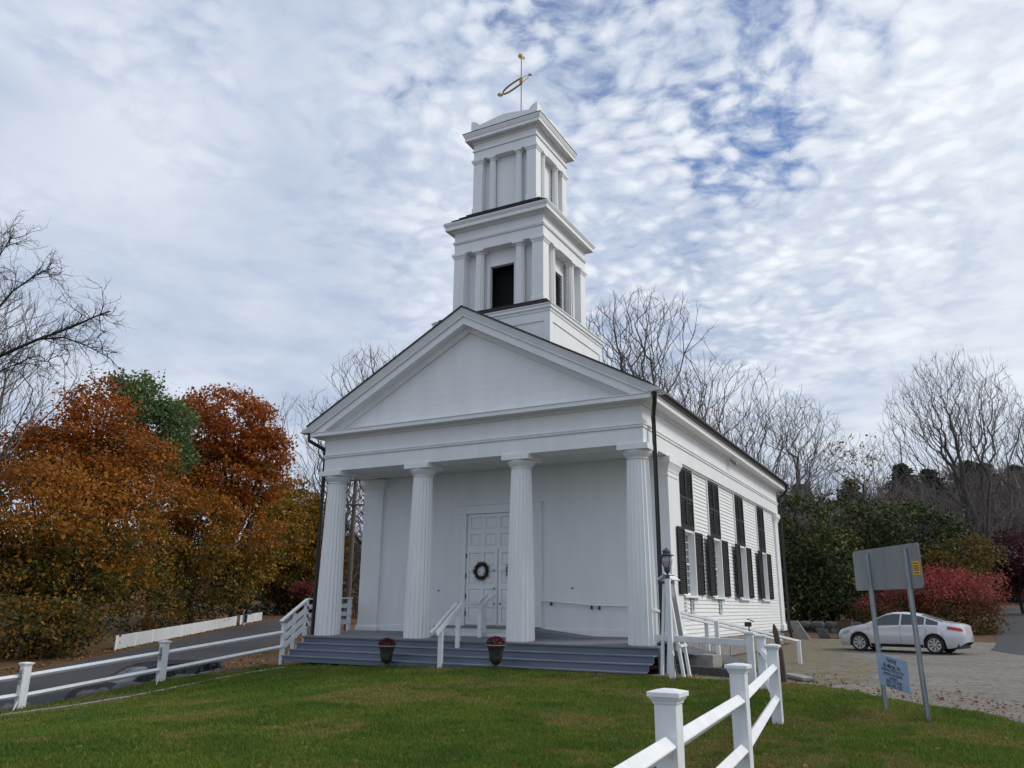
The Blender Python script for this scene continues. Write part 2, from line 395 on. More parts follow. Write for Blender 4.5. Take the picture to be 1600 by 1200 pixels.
band('driveway', np.linspace(33.5, 120, 60), lambda y: float(np.interp(y, [33.5, 36, 40, 86, 120], [2.0, .9, 1.3, 2.7, 4])), lambda y: float(np.interp(y, [33.5, 40, 86], [26, 12, 8.5])), 10, .014, 'asphalt')
# the road past the left of the church, climbing away
ss = np.linspace(-45, 95, 120); tt = np.linspace(0, 1, 12)
near = np.interp(ss, [-45, 4, 14, 95], [10.5, 9.6, 5.7, 5.7])
NN = .25+tt[None, :]*(near[:, None]-.25)
sheet('road', -26-.53*ss[:, None]+.85*NN, 10+.85*ss[:, None]+.53*NN, .02, 'asphalt')

# ------------------------------------------------------------------ the church
X0, X1, Y0, Y1, XC = -17.19, -6.55, 19.15, 37.25, -11.87
WY = 21.3                       # face of the front wall behind the porch
church = thing('church', 'white clapboard church with four fluted columns and square two stage tower', 'church', (XC, 28, -.5))
def cpart(name, mb, mat='white', smooth=None, bevel=0, stuff=False, parent=None):
    return part(name, mb, mat, parent or church, smooth, bevel=bevel, stuff=stuff)
def cbox(name, x0, x1, y0, y1, z0, z1, mat='white', bevel=0, parent=None):
    return part(name, MB().box(x0, x1, y0, y1, z0, z1), mat, parent or church, bevel=bevel)

# walls
def floor_z(y): return max(0., (y-18.95)/(WY-18.95))*.13
fw = cbox('front_wall', -17.05, -6.72, WY+.003, WY+.25, -.4, 5.6)
z = .12; row = 0
while z < 4.95:                                   # flush boards of the front wall, cut round the doorway
    zt = min(z+.262, 4.96)
    for a, b in (((-16.38, -13.46), (-10.47, -7.30)) if z < 3.9 else ((-16.38, -7.30),)):
        piece('board', fw, 'white', a, b, WY-.002, WY+.03, z+.001, zt-.001)
    z = zt; row += 1
cbox('skirting', -16.38, -13.46, WY-.03, WY-.003, .115, .30); cbox('skirting', -10.47, -7.30, WY-.03, WY-.003, .115, .30)
cbox('left_wall', -17.10, -16.9, WY+.25, Y1-.1, -.4, 5.0); cbox('rear_wall', -17.0, -6.8, Y1-.3, Y1-.12, -.4, 6.0)
WINY = (23.09, 26.26, 29.90, 33.67)
mb = MB(); ys = [WY+.25]
for c in WINY: ys += [c-.70, c+.70]
ys.append(Y1-.12)
for i in range(0, len(ys), 2): mb.box(-6.95, -6.68, ys[i], ys[i+1], 1.25, 3.12)
mb.box(-6.95, -6.68, ys[0], ys[-1], .02, 1.25); mb.box(-6.95, -6.68, ys[0], ys[-1], 3.12, 5.0)
right = cpart('right_wall', mb)
BZ0, EXPO = .10, .1152
CLAP = {}
def clap(y0, y1, z0, z1):
    k = (round(y1-y0, 3), round(z1-z0, 3))
    if k not in CLAP:
        w, h = k
        CLAP[k] = MB().add([(.004,0,0),(.004,w,0),(-.03,w,0),(-.03,0,0),(-.021,0,h),(-.021,w,h),(-.03,w,h),(-.03,0,h)],
                           [(3,2,1,0),(0,1,5,4),(4,5,6,7),(1,2,6,5),(3,0,4,7),(2,3,7,6)]).mesh('clapboard', M['board'])
    link('clapboard', CLAP[k], right, (-6.655, y0, z0))
SY0, SY1 = 22.17, 36.52
for r in range(42):
    z0 = BZ0+r*EXPO; z1 = z0+EXPO+.004
    if z0 > 4.93: break
    if z1 < 1.20:
        clap(SY0, SY1, z0, z1)
    else:
        segs = [SY0]
        for c in WINY: segs += [c-.78, c+.78]
        segs.append(SY1)
        for i in range(0, len(segs), 2): clap(segs[i], segs[i+1], z0, z1)
# pilasters: one thick pier at each corner
def pilaster(x0, x1, y0, y1):
    p = cbox('pilaster', x0, x1, y0, y1, .0, 4.98)
    cpart('capital', MB().ring(x0, x1, y0, y1, [(0, 4.58), (.02, 4.58), (.02, 4.61), (.035, 4.66), (.10, 4.80), (.11, 4.80), (.11, 4.97), (0, 4.97)]), parent=p)
    cpart('necking', MB().ring(x0, x1, y0, y1, [(0, 4.44), (.018, 4.44), (.018, 4.47), (0, 4.47)]), parent=p)
    cpart('base_block', MB().ring(x0, x1, y0, y1, [(0, .02), (.045, .02), (.045, .24), (.02, .29), (0, .29)]), parent=p)
pilaster(-7.32, -6.585, 21.2, 22.17); pilaster(-17.155, -16.38, 21.2, 22.17)
pilaster(-7.3, -6.585, 36.52, 37.2); pilaster(-17.155, -16.4, 36.52, 37.2)
# foundation stones along the right side
for i in range(13):
    y0 = 21.4+i*1.22
    cbox('foundation_stone', -6.98, -6.70+.02*rng.random(), y0+.008, y0+1.212, -.95, .02, 'stone', bevel=.012)

# entablature
cpart('architrave', MB().ring(X0, X1, Y0, Y1, [(0, 4.98), (0, 5.40), (-.68, 5.40), (-.68, 4.98)]))
cpart('taenia', MB().ring(X0, X1, Y0, Y1, [(-.05, 5.402), (.03, 5.402), (.03, 5.462), (.055, 5.47), (.055, 5.498), (-.05, 5.498)]))
cpart('frieze', MB().ring(X0, X1, Y0, Y1, [(0, 5.50), (0, 5.985), (-.6, 5.985), (-.6, 5.50)]))
mb = MB()
for i in range(149):
    x = X0+.02+i*.0714; mb.box(x, x+.04, Y0-.052, Y0-.0305, 5.408, 5.455)
cpart('bead_row', mb, stuff=True)
cpart('bed_molding', MB().ring(X0, X1, Y0, Y1, [(-.05, 5.987), (.045, 5.987), (.05, 6.02), (.10, 6.066), (-.05, 6.066)]))
cpart('corona', MB().ring(X0, X1, Y0, Y1, [(-.1, 6.068), (.36, 6.068), (.36, 6.175), (.385, 6.185), (.385, 6.205), (-.1, 6.205)]))
cbox('porch_ceiling', X0+.45, X1-.45, Y0+.55, WY+.015, 5.0, 5.05, 'ceil')
# pediment
SL = .5417
def gable_band(zt, zb, y0, y1, y0b=None, clip=6.207):
    "both raking runs of a moulding between two lines under the roof; front face may lean"
    y0b = y0 if y0b is None else y0b
    at_, ab = (zt-clip)/SL, (zb-clip)/SL
    mb = MB()
    for sg in (-1, 1):
        P = [(XC, y0, zt), (XC+sg*at_, y0, clip), (XC+sg*ab, y0b, clip), (XC, y0b, zb)]
        Q = [(x, y1, z) for x, y, z in P]
        mb.add(P+Q, [(0,1,2,3) if sg < 0 else (3,2,1,0), (7,6,5,4) if sg < 0 else (4,5,6,7), (0,4,5,1), (1,5,6,2), (2,6,7,3), (3,7,4,0)])
    return mb
cpart('raking_crown', gable_band(9.47, 9.25, 18.66, 19.2, 18.75))
cpart('raking_crown_fillet', gable_band(9.25, 9.225, 18.735, 19.2))
cpart('raking_corona', gable_band(9.225, 8.99, 18.79, 19.2))
cpart('raking_bed_molding', gable_band(8.99, 8.83, 19.06, 19.2, 19.12))
ty = cpart('tympanum', MB().prism([(XC-5.2, 6.21), (XC+5.2, 6.21), (XC, 9.02)], 19.209, 19.4))
z = 6.207
while z < 8.85:
    zt = min(z+.255, 8.9); a0 = (8.95-z)/SL; a1 = max((8.95-zt)/SL, .02)
    part('board', MB().prism([(XC-a0, z+.002), (XC+a0, z+.002), (XC+a1, zt-.002), (XC-a1, zt-.002)], 19.205, 19.22), 'white', ty)
    z = zt
# roof
rf = cpart('roof', MB().prism([(XC, 9.475), (XC+5.73, 6.371), (XC+5.75, 6.41), (XC, 9.53), (XC-5.75, 6.41), (XC-5.73, 6.371)], 18.63, 37.70), 'roof')
cbox('roof_cleat', -12.75, -12.45, 19.4, 19.6, 9.2, 9.42, 'roof', parent=rf)
cbox('eave_crown', X1+.32, X1+.375, 18.78, Y1+.37, 6.206, 6.35); cbox('eave_crown', X0-.375, X0-.32, 18.78, Y1+.37, 6.206, 6.35)
for sg, xe in ((1, X1+.388), (-1, X0-.388)):
    pr = [(xe, 6.25), (xe+sg*.075, 6.25), (xe+sg*.125, 6.33), (xe+sg*.125, 6.375), (xe+sg*.11, 6.375), (xe+sg*.10, 6.335), (xe+sg*.065, 6.265), (xe+sg*.012, 6.265), (xe+sg*.012, 6.37), (xe, 6.37)]
    cpart('gutter', MB().prism(pr, 18.72, Y1+.42), 'bronze')
def spout(pts):
    cpart('downspout', MB().tube(pts, .058, 8), 'bronze', 40)
spout([(-6.10, 18.84, 6.27), (-6.10, 18.86, 6.10), (-6.13, 18.92, 5.98), (-6.36, 19.45, 5.70), (-6.40, 19.60, 5.55), (-6.40, 19.62, .1), (-6.40, 19.62, -.55)])
spout([(-17.64, 18.86, 6.27), (-17.66, 18.86, 6.10), (-17.66, 18.86, 5.98), (-17.36, 19.25, 5.74), (-17.33, 19.31, 5.60), (-17.33, 19.32, .1), (-17.33, 19.32, -.7)])
spout([(-6.12, 37.45, 6.27), (-6.12, 37.45, 6.08), (-6.25, 37.42, 5.9), (-6.47, 37.38, 5.75), (-6.47, 37.36, .2), (-6.40, 37.36, -.35)])
fl = cpart('floodlight', MB().box(-6.52, -6.44, 28.26, 28.34, 6.0, 6.06), 'white')
for dy in (-.09, .09):
    cpart('lamp_head', MB().tube([(-6.45, 28.3+dy*.4, 6.0), (-6.36, 28.3+dy, 5.93), (-6.28, 28.3+dy*1.5, 5.86)], [.02, .05, .062], 10), 'galv', 40, parent=fl)

# columns
def fluted(r0, r1, z0, z1, nf, depth, steps=9, per=6):
    prof = []
    for i in range(steps+1):
        t = i/steps; prof.append((r0+(r1-r0)*(t**1.35), z0+(z1-z0)*t))
    n = nf*per; V = []; F = []
    for r, z in prof:
        for k in range(n):
            a = 2*math.pi*k/n; q = (k % per)/per
            V.append(((r*(1-depth*math.sin(math.pi*q)**.8))*math.cos(a), (r*(1-depth*math.sin(math.pi*q)**.8))*math.sin(a), z))
    for i in range(steps):
        for k in range(n): F.append((i*n+k, i*n+(k+1) % n, (i+1)*n+(k+1) % n, (i+1)*n+k))
    return MB().add(V, F)
shaft_me = fluted(.39, .287, 0, 4.60, 20, .10).mesh('shaft', M['white'], 28)
cap_me = MB().lathe([(.287, 0), (.30, .0), (.30, .02), (.29, .024), (.305, .045), (.31, .05), (.33, .07), (.375, .13), (.40, .175), (.405, .20), (.39, .215)], 40).mesh('echinus', M['white'], 25)
aba_me = MB().box(-.42, .42, -.42, .42, 0, .148).mesh('abacus', M['white'])
def column(x):
    y = 19.5; zf = floor_z(19.2)
    sh = link('column', shaft_me, church, (x, y, zf))
    link('echinus', cap_me, sh, (x, y, 4.60+zf)); link('abacus', aba_me, sh, (x, y, 4.83))
for x in (-16.91, -13.60, -10.27, -6.84): column(x)

# porch floor and steps
for i in range(15):
    y0 = 18.95+i*.157; a, b = floor_z(y0), floor_z(y0+.153)
    mb = MB().hexa([(-17.37,y0,a-.05),(-6.28,y0,a-.05),(-6.28,y0+.152,b-.05),(-17.37,y0+.152,b-.05),(-17.37,y0,a),(-6.28,y0,a),(-6.28,y0+.152,b),(-17.37,y0+.152,b)])
    cpart('floor_board', mb, 'deck')
SX0, SX1 = -17.37, -6.28
zs = [0, -.178, -.35, -.515, -.672]
for i in range(4):
    yf = 18.97-i*.28
    cbox('riser', SX0+.01, SX1-.03-.03*i, yf+.012, yf+.04, zs[i+1]-.0, zs[i]-.034, 'riser')
    if i: cbox('tread', SX0-.02, SX1-.02-.03*i, yf-.022, yf+.29, zs[i]-.032, zs[i], 'tread', bevel=.006)
cbox('porch_nosing', SX0-.02, SX1+.02, 18.925, 18.947, -.036, .0, 'deck')
cpart('stringer', MB().prism([(18.99, -.66), (18.99, -.02), (19.4, -.02), (19.4, -.66)], SX1-.05, SX1-.01, 'x'), 'riser')
cpart('stringer', MB().prism([(18.15, -.66), (18.15, -.53), (18.43, -.53), (18.43, -.36), (18.7, -.36), (18.7, -.19), (18.98, -.19), (18.98, -.04), (21.2, -.04), (21.2, -.66)], SX0-.03, SX0+.008, 'x'), 'fence')
cbox('porch_skirt', SX1-.06, SX1-.03, 19.45, 21.2, -.62, -.06, 'timber')
# doorway
DL, DR = -13.10, -10.83
cbox('door_casing', -13.43, DL, WY-.105, WY+.002, .30, 3.66); cbox('door_casing', DR, -10.50, WY-.105, WY+.002, .30, 3.66)
hd = cbox('door_head', -13.43, -10.50, WY-.10, WY+.002, 3.662, 3.915)
cbox('head_cap', -13.45, -10.48, WY-.13, WY+.002, 3.917, 3.94, parent=hd)
for xa in (-13.43, -10.83): cbox('corner_block', xa, xa+.33, WY-.118, WY-.102, 3.664, 3.912, parent=hd)
cbox('casing_fillet', -13.36, -13.30, WY-.12, WY-.107, .30, 3.65); cbox('casing_fillet', -10.64, -10.58, WY-.12, WY-.107, .30, 3.65)
def panels(parent, x0, x1, z0, z1, nx, nz, y):
    "stiles and rails stand proud of the leaf, each raised panel sits in its own sunk field"
    w = (x1-x0)/nx; h = (z1-z0)/nz; st = MB(); g = .07
    for i in range(nx+1):
        c = x0+i*w; st.box(max(c-g, x0-.02), min(c+g, x1+.02), y-.045, y, z0-.03, z1+.03)
    for i in range(nx):
        for j in range(nz+1):
            c = z0+j*h; st.box(x0+i*w+g if i else max(x0+g, x0), x0+(i+1)*w-g, y-.0445, y, max(c-g, z0-.03), min(c+g, z1+.03))
    part('stiles_and_rails', st, 'white', parent)
    for i in range(nx):
        for j in range(nz):
            a, b, c, d = x0+i*w+g, x0+(i+1)*w-g, z0+j*h+g, z0+(j+1)*h-g; e = .05
            part('door_panel', MB().add([(a,y-.004,c),(b,y-.004,c),(b,y-.004,d),(a,y-.004,d),(a+e,y-.032,c+e),(b-e,y-.032,c+e),(b-e,y-.032,d-e),(a+e,y-.032,d-e)],
                 [(4,5,6,7),(0,1,5,4),(1,2,6,5),(2,3,7,6),(3,0,4,7)]), 'white', parent)
tr = cbox('transom_panel', DL, DR, WY-.008, WY+.002, 2.57, 3.66); panels(tr, DL+.08, DR-.08, 2.60, 3.62, 4, 2, WY-.009)
for a, b in ((DL, -11.972), (-11.958, DR)):
    lf = cbox('door_leaf', a+.004, b-.004, WY-.008, WY+.002, .345, 2.555); panels(lf, a+.04, b-.04, .40, 2.54, 2, 4, WY-.009)
    hx = a+.015 if a == DL else b-.04
    for hz in (.62, 1.12, 1.72, 2.32): cbox('hinge', hx-.01, hx+.02, WY-.068, WY-.054, hz, hz+.14, 'plastic', parent=lf)
    kx = b-.10 if a == DL else a+.10
    for kz in (.98, 1.42, 1.95)[0:3 if a == DL else 1]:
        o = part('knob', MB().lathe([(.018, 0), (.018, .03), (.034, .04), (.034, .06), (.02, .07)], 12), 'galv', lf, 40, loc=(kx, WY-.052, kz))
        o.rotation_euler = (R_(90), 0, 0)
cbox('door_platform', -13.75, -10.55, 20.62, WY-.005, .07, .29, 'fence'); cbox('platform_tread', -13.78, -10.52, 20.57, WY-.06, .292, .335, 'deck')
cbox('door_step', -13.9, -10.8, 20.30, 20.565, .06, .17, 'fence')
cpart('porch_ramp', MB().prism([(-10.51, .30), (-8.75, .105), (-8.75, .07), (-10.51, .07)], 20.3, WY-.035), 'deck')
hr = cpart('wall_handrail', MB().tube([(-10.45, WY-.10, 1.075), (-8.85, WY-.10, .955), (-7.45, WY-.10, .945)], .026, 8), 'white', 40)
for x, z in ((-10.2, 1.05), (-8.95, .96), (-8.72, .95)): cbox('bracket', x-.015, x+.015, WY-.10, WY-.003, z-.11, z-.02, 'plastic', parent=hr)
for x, z in ((-9.55, 1.42), (-14.1, 1.36)): cbox('wall_hook', x-.02, x+.02, WY-.03, WY-.003, z-.02, z+.02, 'plastic')

# windows and shutters on the right side
SLAT = MB().add([(-.010,0,.030),(.026,0,.0),(.032,0,.006),(-.004,0,.036),(-.010,1,.030),(.026,1,.0),(.032,1,.006),(-.004,1,.036)],
                [(0,1,2,3),(7,6,5,4),(0,4,5,1),(1,5,6,2),(2,6,7,3),(3,7,4,0)])
SLATS = {}
def shutter(y0, y1, z0, z1, x, lean=0.0):
    "louvred leaf; lean turns it about the edge y1 (or y0 if negative)"
    hinge = y1 if lean > 0 else y0
    w = y1-y0; o0 = -w if lean > 0 else 0.
    f = part('shutter', MB().box(0, .035, o0, o0+.055, 0, z1-z0).box(0, .035, o0+w-.055, o0+w, 0, z1-z0).box(0, .035, o0+.055, o0+w-.055, 0, .10)
             .box(0, .035, o0+.055, o0+w-.055, z1-z0-.08, z1-z0).box(0, .035, o0+.055, o0+w-.055, (z1-z0)*.5-.05, (z1-z0)*.5+.05).box(.001, .006, o0+.05, o0+w-.05, .05, z1-z0-.05), 'black', church, loc=(x, hinge, z0))
    if lean: f.rotation_euler = (0, 0, lean if lean > 0 else lean)
    k = round(w, 3)
    if k not in SLATS:
        m2 = MB(); m2.v = [(a, b*(w-.11), c) for a, b, c in SLAT.v]; m2.f = list(SLAT.f); SLATS[k] = m2.mesh('slat', M['slat'])
    zz = .11
    while zz < z1-z0-.12:
        if abs(zz+.018-(z1-z0)*.5) > .075:
            o = bpy.data.objects.new('slat', SLATS[k]); col.objects.link(o); o.parent = f; o.location = (.004, o0+.055, zz)
        zz += .058
for c in WINY:
    shutter(c-.70, c-.003, 3.135, 4.915, -6.665); shutter(c+.003, c+.70, 3.135, 4.915, -6.665)
    cbox('shutter_frame', -6.68, -6.625, c-.775, c-.702, 3.10, 4.965); cbox('shutter_frame', -6.68, -6.625, c+.702, c+.775, 3.10, 4.965)
    wn = cbox('window', -6.86, -6.84, c-.70, c+.70, 1.25, 3.12, 'glass')
    fr = MB()
    for a, b, e, f_ in ((c-.775, c-.62, 1.25, 3.12), (c+.62, c+.775, 1.25, 3.12)): fr.box(-6.838, -6.628, a, b, e, f_)
    fr.box(-6.838, -6.66, c-.62, c+.62, 3.05, 3.12)
    cpart('window_frame', fr, parent=wn)
    sash = MB().box(-6.835, -6.80, c-.62, c-.57, 1.25, 3.05).box(-6.835, -6.80, c+.57, c+.62, 1.25, 3.05).box(-6.835, -6.80, c-.57, c+.57, 1.25, 1.33).box(-6.835, -6.80, c-.57, c+.57, 2.99, 3.05).box(-6.835, -6.795, c-.57, c+.57, 2.12, 2.17)
    cpart('sash', sash, parent=wn)
    mn = MB()
    for i in range(1, 4): mn.box(-6.834, -6.806, c-.57+i*.285-.014, c-.57+i*.285+.014, 1.33, 2.99)
    for zz in (1.55, 1.75, 1.94, 2.36, 2.56, 2.78): mn.box(-6.834, -6.808, c-.57, c+.57, zz-.012, zz+.012)
    cpart('muntins', mn, parent=wn)
    cbox('window_sill', -6.84, -6.56, c-.80, c+.80, 1.185, 1.248, parent=wn)
    shutter(c-1.36, c-.69, 1.275, 3.10, -6.556); shutter(c+.70, c+1.40, 1.275, 3.10, -6.64, -R_(2))
# the frieze-board head casing above the upper shutters
cbox('head_casing', -6.68, -6.60, 22.18, 36.5, 4.93, 4.978)

# tower
def tower_column(parent, x, y, z0, z1, r):
    k = (round(z1-z0, 3), r)
    if k not in TC:
        TC[k] = (fluted(r, r*.86, 0, z1-z0-.16, 14, .13, 4, 5).mesh('shaft', M['white'], 28),
                 MB().lathe([(r*.86, 0), (r*.92, .01), (r*.9, .02), (r*1.0, .05), (r*1.15, .08), (r*1.15, .09)], 24).mesh('echinus', M['white'], 28),
                 MB().box(-r*1.25, r*1.25, -r*1.25, r*1.25, 0, .07).mesh('abacus', M['white']))
    s = link('tower_column', TC[k][0], church, (x, y, z0))
    link('echinus', TC[k][1], s, (x, y, z1-.16)); link('abacus', TC[k][2], s, (x, y, z1-.07))
TC = {}
TX = XC
# base box on the roof
bx0, bx1, by0, by1 = TX-2.06, TX+2.06, 20.40, 24.50
cbox('tower_base', bx0, bx1, by0, by1, 7.2, 9.60)
cpart('base_panel_frame', MB().ring(bx0, bx1, by0, by1, [(0, 9.30), (.03, 9.30), (.03, 9.598), (0, 9.598)]))
for xa in (bx0-.03, bx1-.17):
    for ya in (by0-.03, by1-.17): cbox('base_corner_board', xa, xa+.20, ya, ya+.20, 7.6, 9.298)
cpart('base_cornice', MB().ring(bx0, bx1, by0, by1, [(-.2, 9.60), (.05, 9.60), (.06, 9.66), (.10, 9.70), (.10, 9.79), (.13, 9.80), (.13, 9.83), (-.2, 9.83)]))
def skirt_roof(x0, x1, y0, y1, z0, in_, z1, n=3):
    for i in range(n):      # shingle courses, each a step further in and up
        a, b = in_*i/n, in_*(i+1)/n; za, zb = z0+(z1-z0)*i/n, z0+(z1-z0)*(i+1)/n
        cpart('skirt_course', MB().ring(x0, x1, y0, y1, [(-a, za+.002), (-a, za+.03), (-b-.06, zb+.03), (-b-.06, zb-.02)]), 'skirt')
skirt_roof(bx0-.10, bx1+.10, by0-.10, by1+.10, 9.83, .42, 10.16)
cpart('tower_deck', MB().box(bx0+.2, bx1-.2, by0+.2, by1-.2, 9.84, 10.12), 'skirt')
def stage(x0, x1, y0, y1, z0, z1, pw, rec, cr, cx, opening=None, louvre=True):
    t = rec
    # corner pilasters
    for xa in (x0, x1-pw):
        for ya in (y0, y1-pw):
            p = cbox('tower_pilaster', xa, xa+pw, ya, ya+pw, z0-.25, z1)
            cpart('pilaster_cap', MB().ring(xa, xa+pw, ya, ya+pw, [(0, z1-.17), (.02, z1-.17), (.025, z1-.13), (.06, z1-.08), (.06, z1-.003), (0, z1-.003)]), parent=p)
            cpart('pilaster_foot', MB().ring(xa, xa+pw, ya, ya+pw, [(0, z0-.2), (.025, z0-.2), (.025, z0+.08), (0, z0+.10)]), parent=p)
    xm, ym = (x0+x1)/2, (y0+y1)/2
    hw = (x1-x0)/2
    if opening:
        ow, oz0, oz1 = opening
        for sg in (-1, 1):
            yy = ym+sg*(hw-t); a, b = sorted((yy, yy-sg*.12))
            cpart('recess_wall', MB().box(x0+t, xm-ow, a, b, z0-.25, z1).box(xm+ow, x1-t, a, b, z0-.25, z1).box(xm-ow, xm+ow, a, b, oz1, z1).box(xm-ow, xm+ow, a, b, z0-.25, oz0))
            xx = xm+sg*(hw-t); a, b = sorted((xx, xx-sg*.12))
            cpart('recess_wall', MB().box(a, b, y0+t+.12, ym-ow, z0-.25, z1).box(a, b, ym+ow, y1-t-.12, z0-.25, z1).box(a, b, ym-ow, ym+ow, oz1, z1).box(a, b, ym-ow, ym+ow, z0-.25, oz0))
            # frames round the openings
            yf = yy+sg*.015; a, b = sorted((yy+sg*.001, yy+sg*.03))
            cpart('opening_frame', MB().box(xm-ow-.13, xm-ow, a, b, oz0-.1, oz1+.12).box(xm+ow, xm+ow+.13, a, b, oz0-.1, oz1+.12).box(xm-ow, xm+ow, a, b, oz1, oz1+.12))
            a, b = sorted((xx+sg*.001, xx+sg*.03))
            cpart('opening_frame', MB().box(a, b, ym-ow-.13, ym-ow, oz0-.1, oz1+.12).box(a, b, ym+ow, ym+ow+.13, oz0-.1, oz1+.12).box(a, b, ym-ow, ym+ow, oz1, oz1+.12))
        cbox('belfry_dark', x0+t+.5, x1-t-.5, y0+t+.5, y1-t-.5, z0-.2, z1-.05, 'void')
        zz = oz0+.02
        while zz < oz1-.05:
            for sg in (1,):
                xx = xm+sg*(hw-t)
                part('louvre', MB().add([(xx-.10, ym-ow, zz+.07), (xx-.01, ym-ow, zz), (xx-.01, ym+ow, zz), (xx-.10, ym+ow, zz+.07), (xx-.10, ym-ow, zz+.085), (xx-.01, ym-ow, zz+.015), (xx-.01, ym+ow, zz+.015), (xx-.10, ym+ow, zz+.085)],
                     [(0,1,2,3),(7,6,5,4),(1,5,6,2),(0,3,7,4),(0,4,5,1),(3,2,6,7)]), 'black', church)
            zz += .115
    else:
        cbox('recess_wall', x0+t, x1-t, y0+t, y1-t, z0-.25, z1)
        for sg in (-1, 1):
            a, b = sorted((ym+sg*(hw-t), ym+sg*(hw-t+.03)))
            cpart('panel_frame', MB().box(xm-.40, xm-.33, a, b, z0, z1).box(xm+.33, xm+.40, a, b, z0, z1).box(xm-.33, xm+.33, a, b, z0, z0+.1))
            a, b = sorted((xm+sg*(hw-t), xm+sg*(hw-t+.03)))
            cpart('panel_frame', MB().box(a, b, ym-.40, ym-.33, z0, z1).box(a, b, ym+.33, ym+.40, z0, z1).box(a, b, ym-.33, ym+.33, z0, z0+.1))
    for s1 in (-1, 1):
        for s2 in (-1, 1):
            tower_column(church, xm+s2*cx, ym+s1*(hw-t*.5), z0-.15, z1, cr)
            tower_column(church, xm+s1*(hw-t*.5), ym+s2*cx, z0-.15, z1, cr)
# belfry stage
ax0, ax1, ay0, ay1 = TX-1.68, TX+1.68, 20.76, 24.12
stage(ax0, ax1, ay0, ay1, 10.22, 12.38, .40, .36, .165, .76, (.45, 10.2, 11.82))
cpart('tower_architrave', MB().ring(ax0, ax1, ay0, ay1, [(0, 12.38), (0, 12.74), (-.5, 12.74), (-.5, 12.38)]))
cbox('belfry_ceiling', ax0+.45, ax1-.45, ay0+.45, ay1-.45, 12.40, 12.46, 'ceil')
cpart('tower_taenia', MB().ring(ax0, ax1, ay0, ay1, [(-.03, 12.742), (.03, 12.742), (.03, 12.79), (.05, 12.795), (.05, 12.82), (-.03, 12.82)]))
mb = MB()
for i in range(62): mb.box(ax0+.02+i*.0535, ax0+.05+i*.0535, ay0-.047, ay0-.0305, 12.747, 12.785)
for i in range(62): mb.box(ax1+.0305, ax1+.047, ay0+.02+i*.0535, ay0+.05+i*.0535, 12.747, 12.785)
cpart('tower_bead_row', mb, stuff=True)
cpart('tower_frieze', MB().ring(ax0, ax1, ay0, ay1, [(0, 12.822), (0, 13.20), (-.4, 13.20), (-.4, 12.822)]))
cpart('tower_cornice', MB().ring(ax0, ax1, ay0, ay1, [(-.1, 13.152), (.05, 13.152), (.09, 13.21), (.245, 13.21), (.245, 13.33), (.26, 13.34), (.305, 13.42), (.305, 13.45), (-.1, 13.45)]))
skirt_roof(ax0-.28, ax1+.28, ay0-.28, ay1+.28, 13.452, .72, 14.06, 4)
# top stage
tx0, tx1, ty0, ty1 = TX-1.23, TX+1.23, 21.14, 23.60
stage(tx0, tx1, ty0, ty1, 14.10, 16.07, .36, .26, .12, .52)
cpart('tower_architrave', MB().ring(tx0, tx1, ty0, ty1, [(0, 16.07), (0, 16.40), (-.4, 16.40), (-.4, 16.07)]))
cpart('tower_taenia', MB().ring(tx0, tx1, ty0, ty1, [(-.03, 16.402), (.04, 16.402), (.04, 16.45), (-.03, 16.45)]))
cpart('tower_frieze', MB().ring(tx0, tx1, ty0, ty1, [(0, 16.452), (0, 16.74), (-.4, 16.74), (-.4, 16.452)]))
cpart('tower_cornice', MB().ring(tx0, tx1, ty0, ty1, [(-.1, 16.70), (.03, 16.70), (.06, 16.77), (.24, 16.77), (.24, 16.88), (.255, 16.89), (.305, 17.01), (.305, 17.04), (-.3, 17.04)]))
mu = MB()
for i in range(17):
    a = .0+i*.152
    for b in (a,):
        mu.box(tx0+a-.03, tx0+a+.06, ty0-.215, ty0-.08, 16.752, 16.7685); mu.box(tx1+.08, tx1+.215, ty0+a-.03, ty0+a+.06, 16.752, 16.7685)
cpart('mutule_row', mu, stuff=True)
cpart('tower_roof_sheet', MB().box(tx0-.32, tx1+.32, ty0-.32, ty1+.32, 17.042, 17.06), 'skirt')
# parapet of low gables with corner ears
def ear(s): return [(0, 0), (.30*s, 0), (.30*s, .26), (.26*s, .34), (.17*s, .45), (.08*s, .52), (0, .55)]
def gable_side(fix, lo, hi, axis, sg):
    mid = (lo+hi)/2
    poly = [(lo, 17.062), (hi, 17.062), (hi, 17.61), (hi-.08, 17.60), (hi-.20, 17.55), (hi-.29, 17.47), (hi-.34, 17.40), (mid+.2, 17.53), (mid, 17.55), (mid-.2, 17.53), (lo+.34, 17.40), (lo+.29, 17.47), (lo+.20, 17.55), (lo+.08, 17.60), (lo, 17.61)]
    a, b = sorted((fix, fix-sg*.12))
    p = cpart('parapet_gable', MB().prism(poly, a, b, axis))
    for c, sc in ((lo+.15, .8), (hi-.15, .8), (mid-.14, .8), (mid+.14, .8)):        # carved scrolls
        pts = []
        for i in range(12):
            th = math.pi*(.15+1.1*i/11); pts.append((c+.09*math.cos(th+math.pi), 17.24+.11*math.sin(th+math.pi)*1.3))
        P3 = [(u, fix+sg*.004, w) if axis == 'y' else (fix+sg*.004, u, w) for u, w in pts]
        cpart('carved_scroll', MB().tube(P3, .026, 5), smooth=40, parent=p)
px0, px1, py0, py1 = TX-1.32, TX+1.32, 21.05, 23.69
gable_side(py0, px0, px1, 'y', -1); gable_side(py1, px0, px1, 'y', 1)
gable_side(px1, py0+.121, py1-.121, 'x', 1); gable_side(px0, py0+.121, py1-.121, 'x', -1)
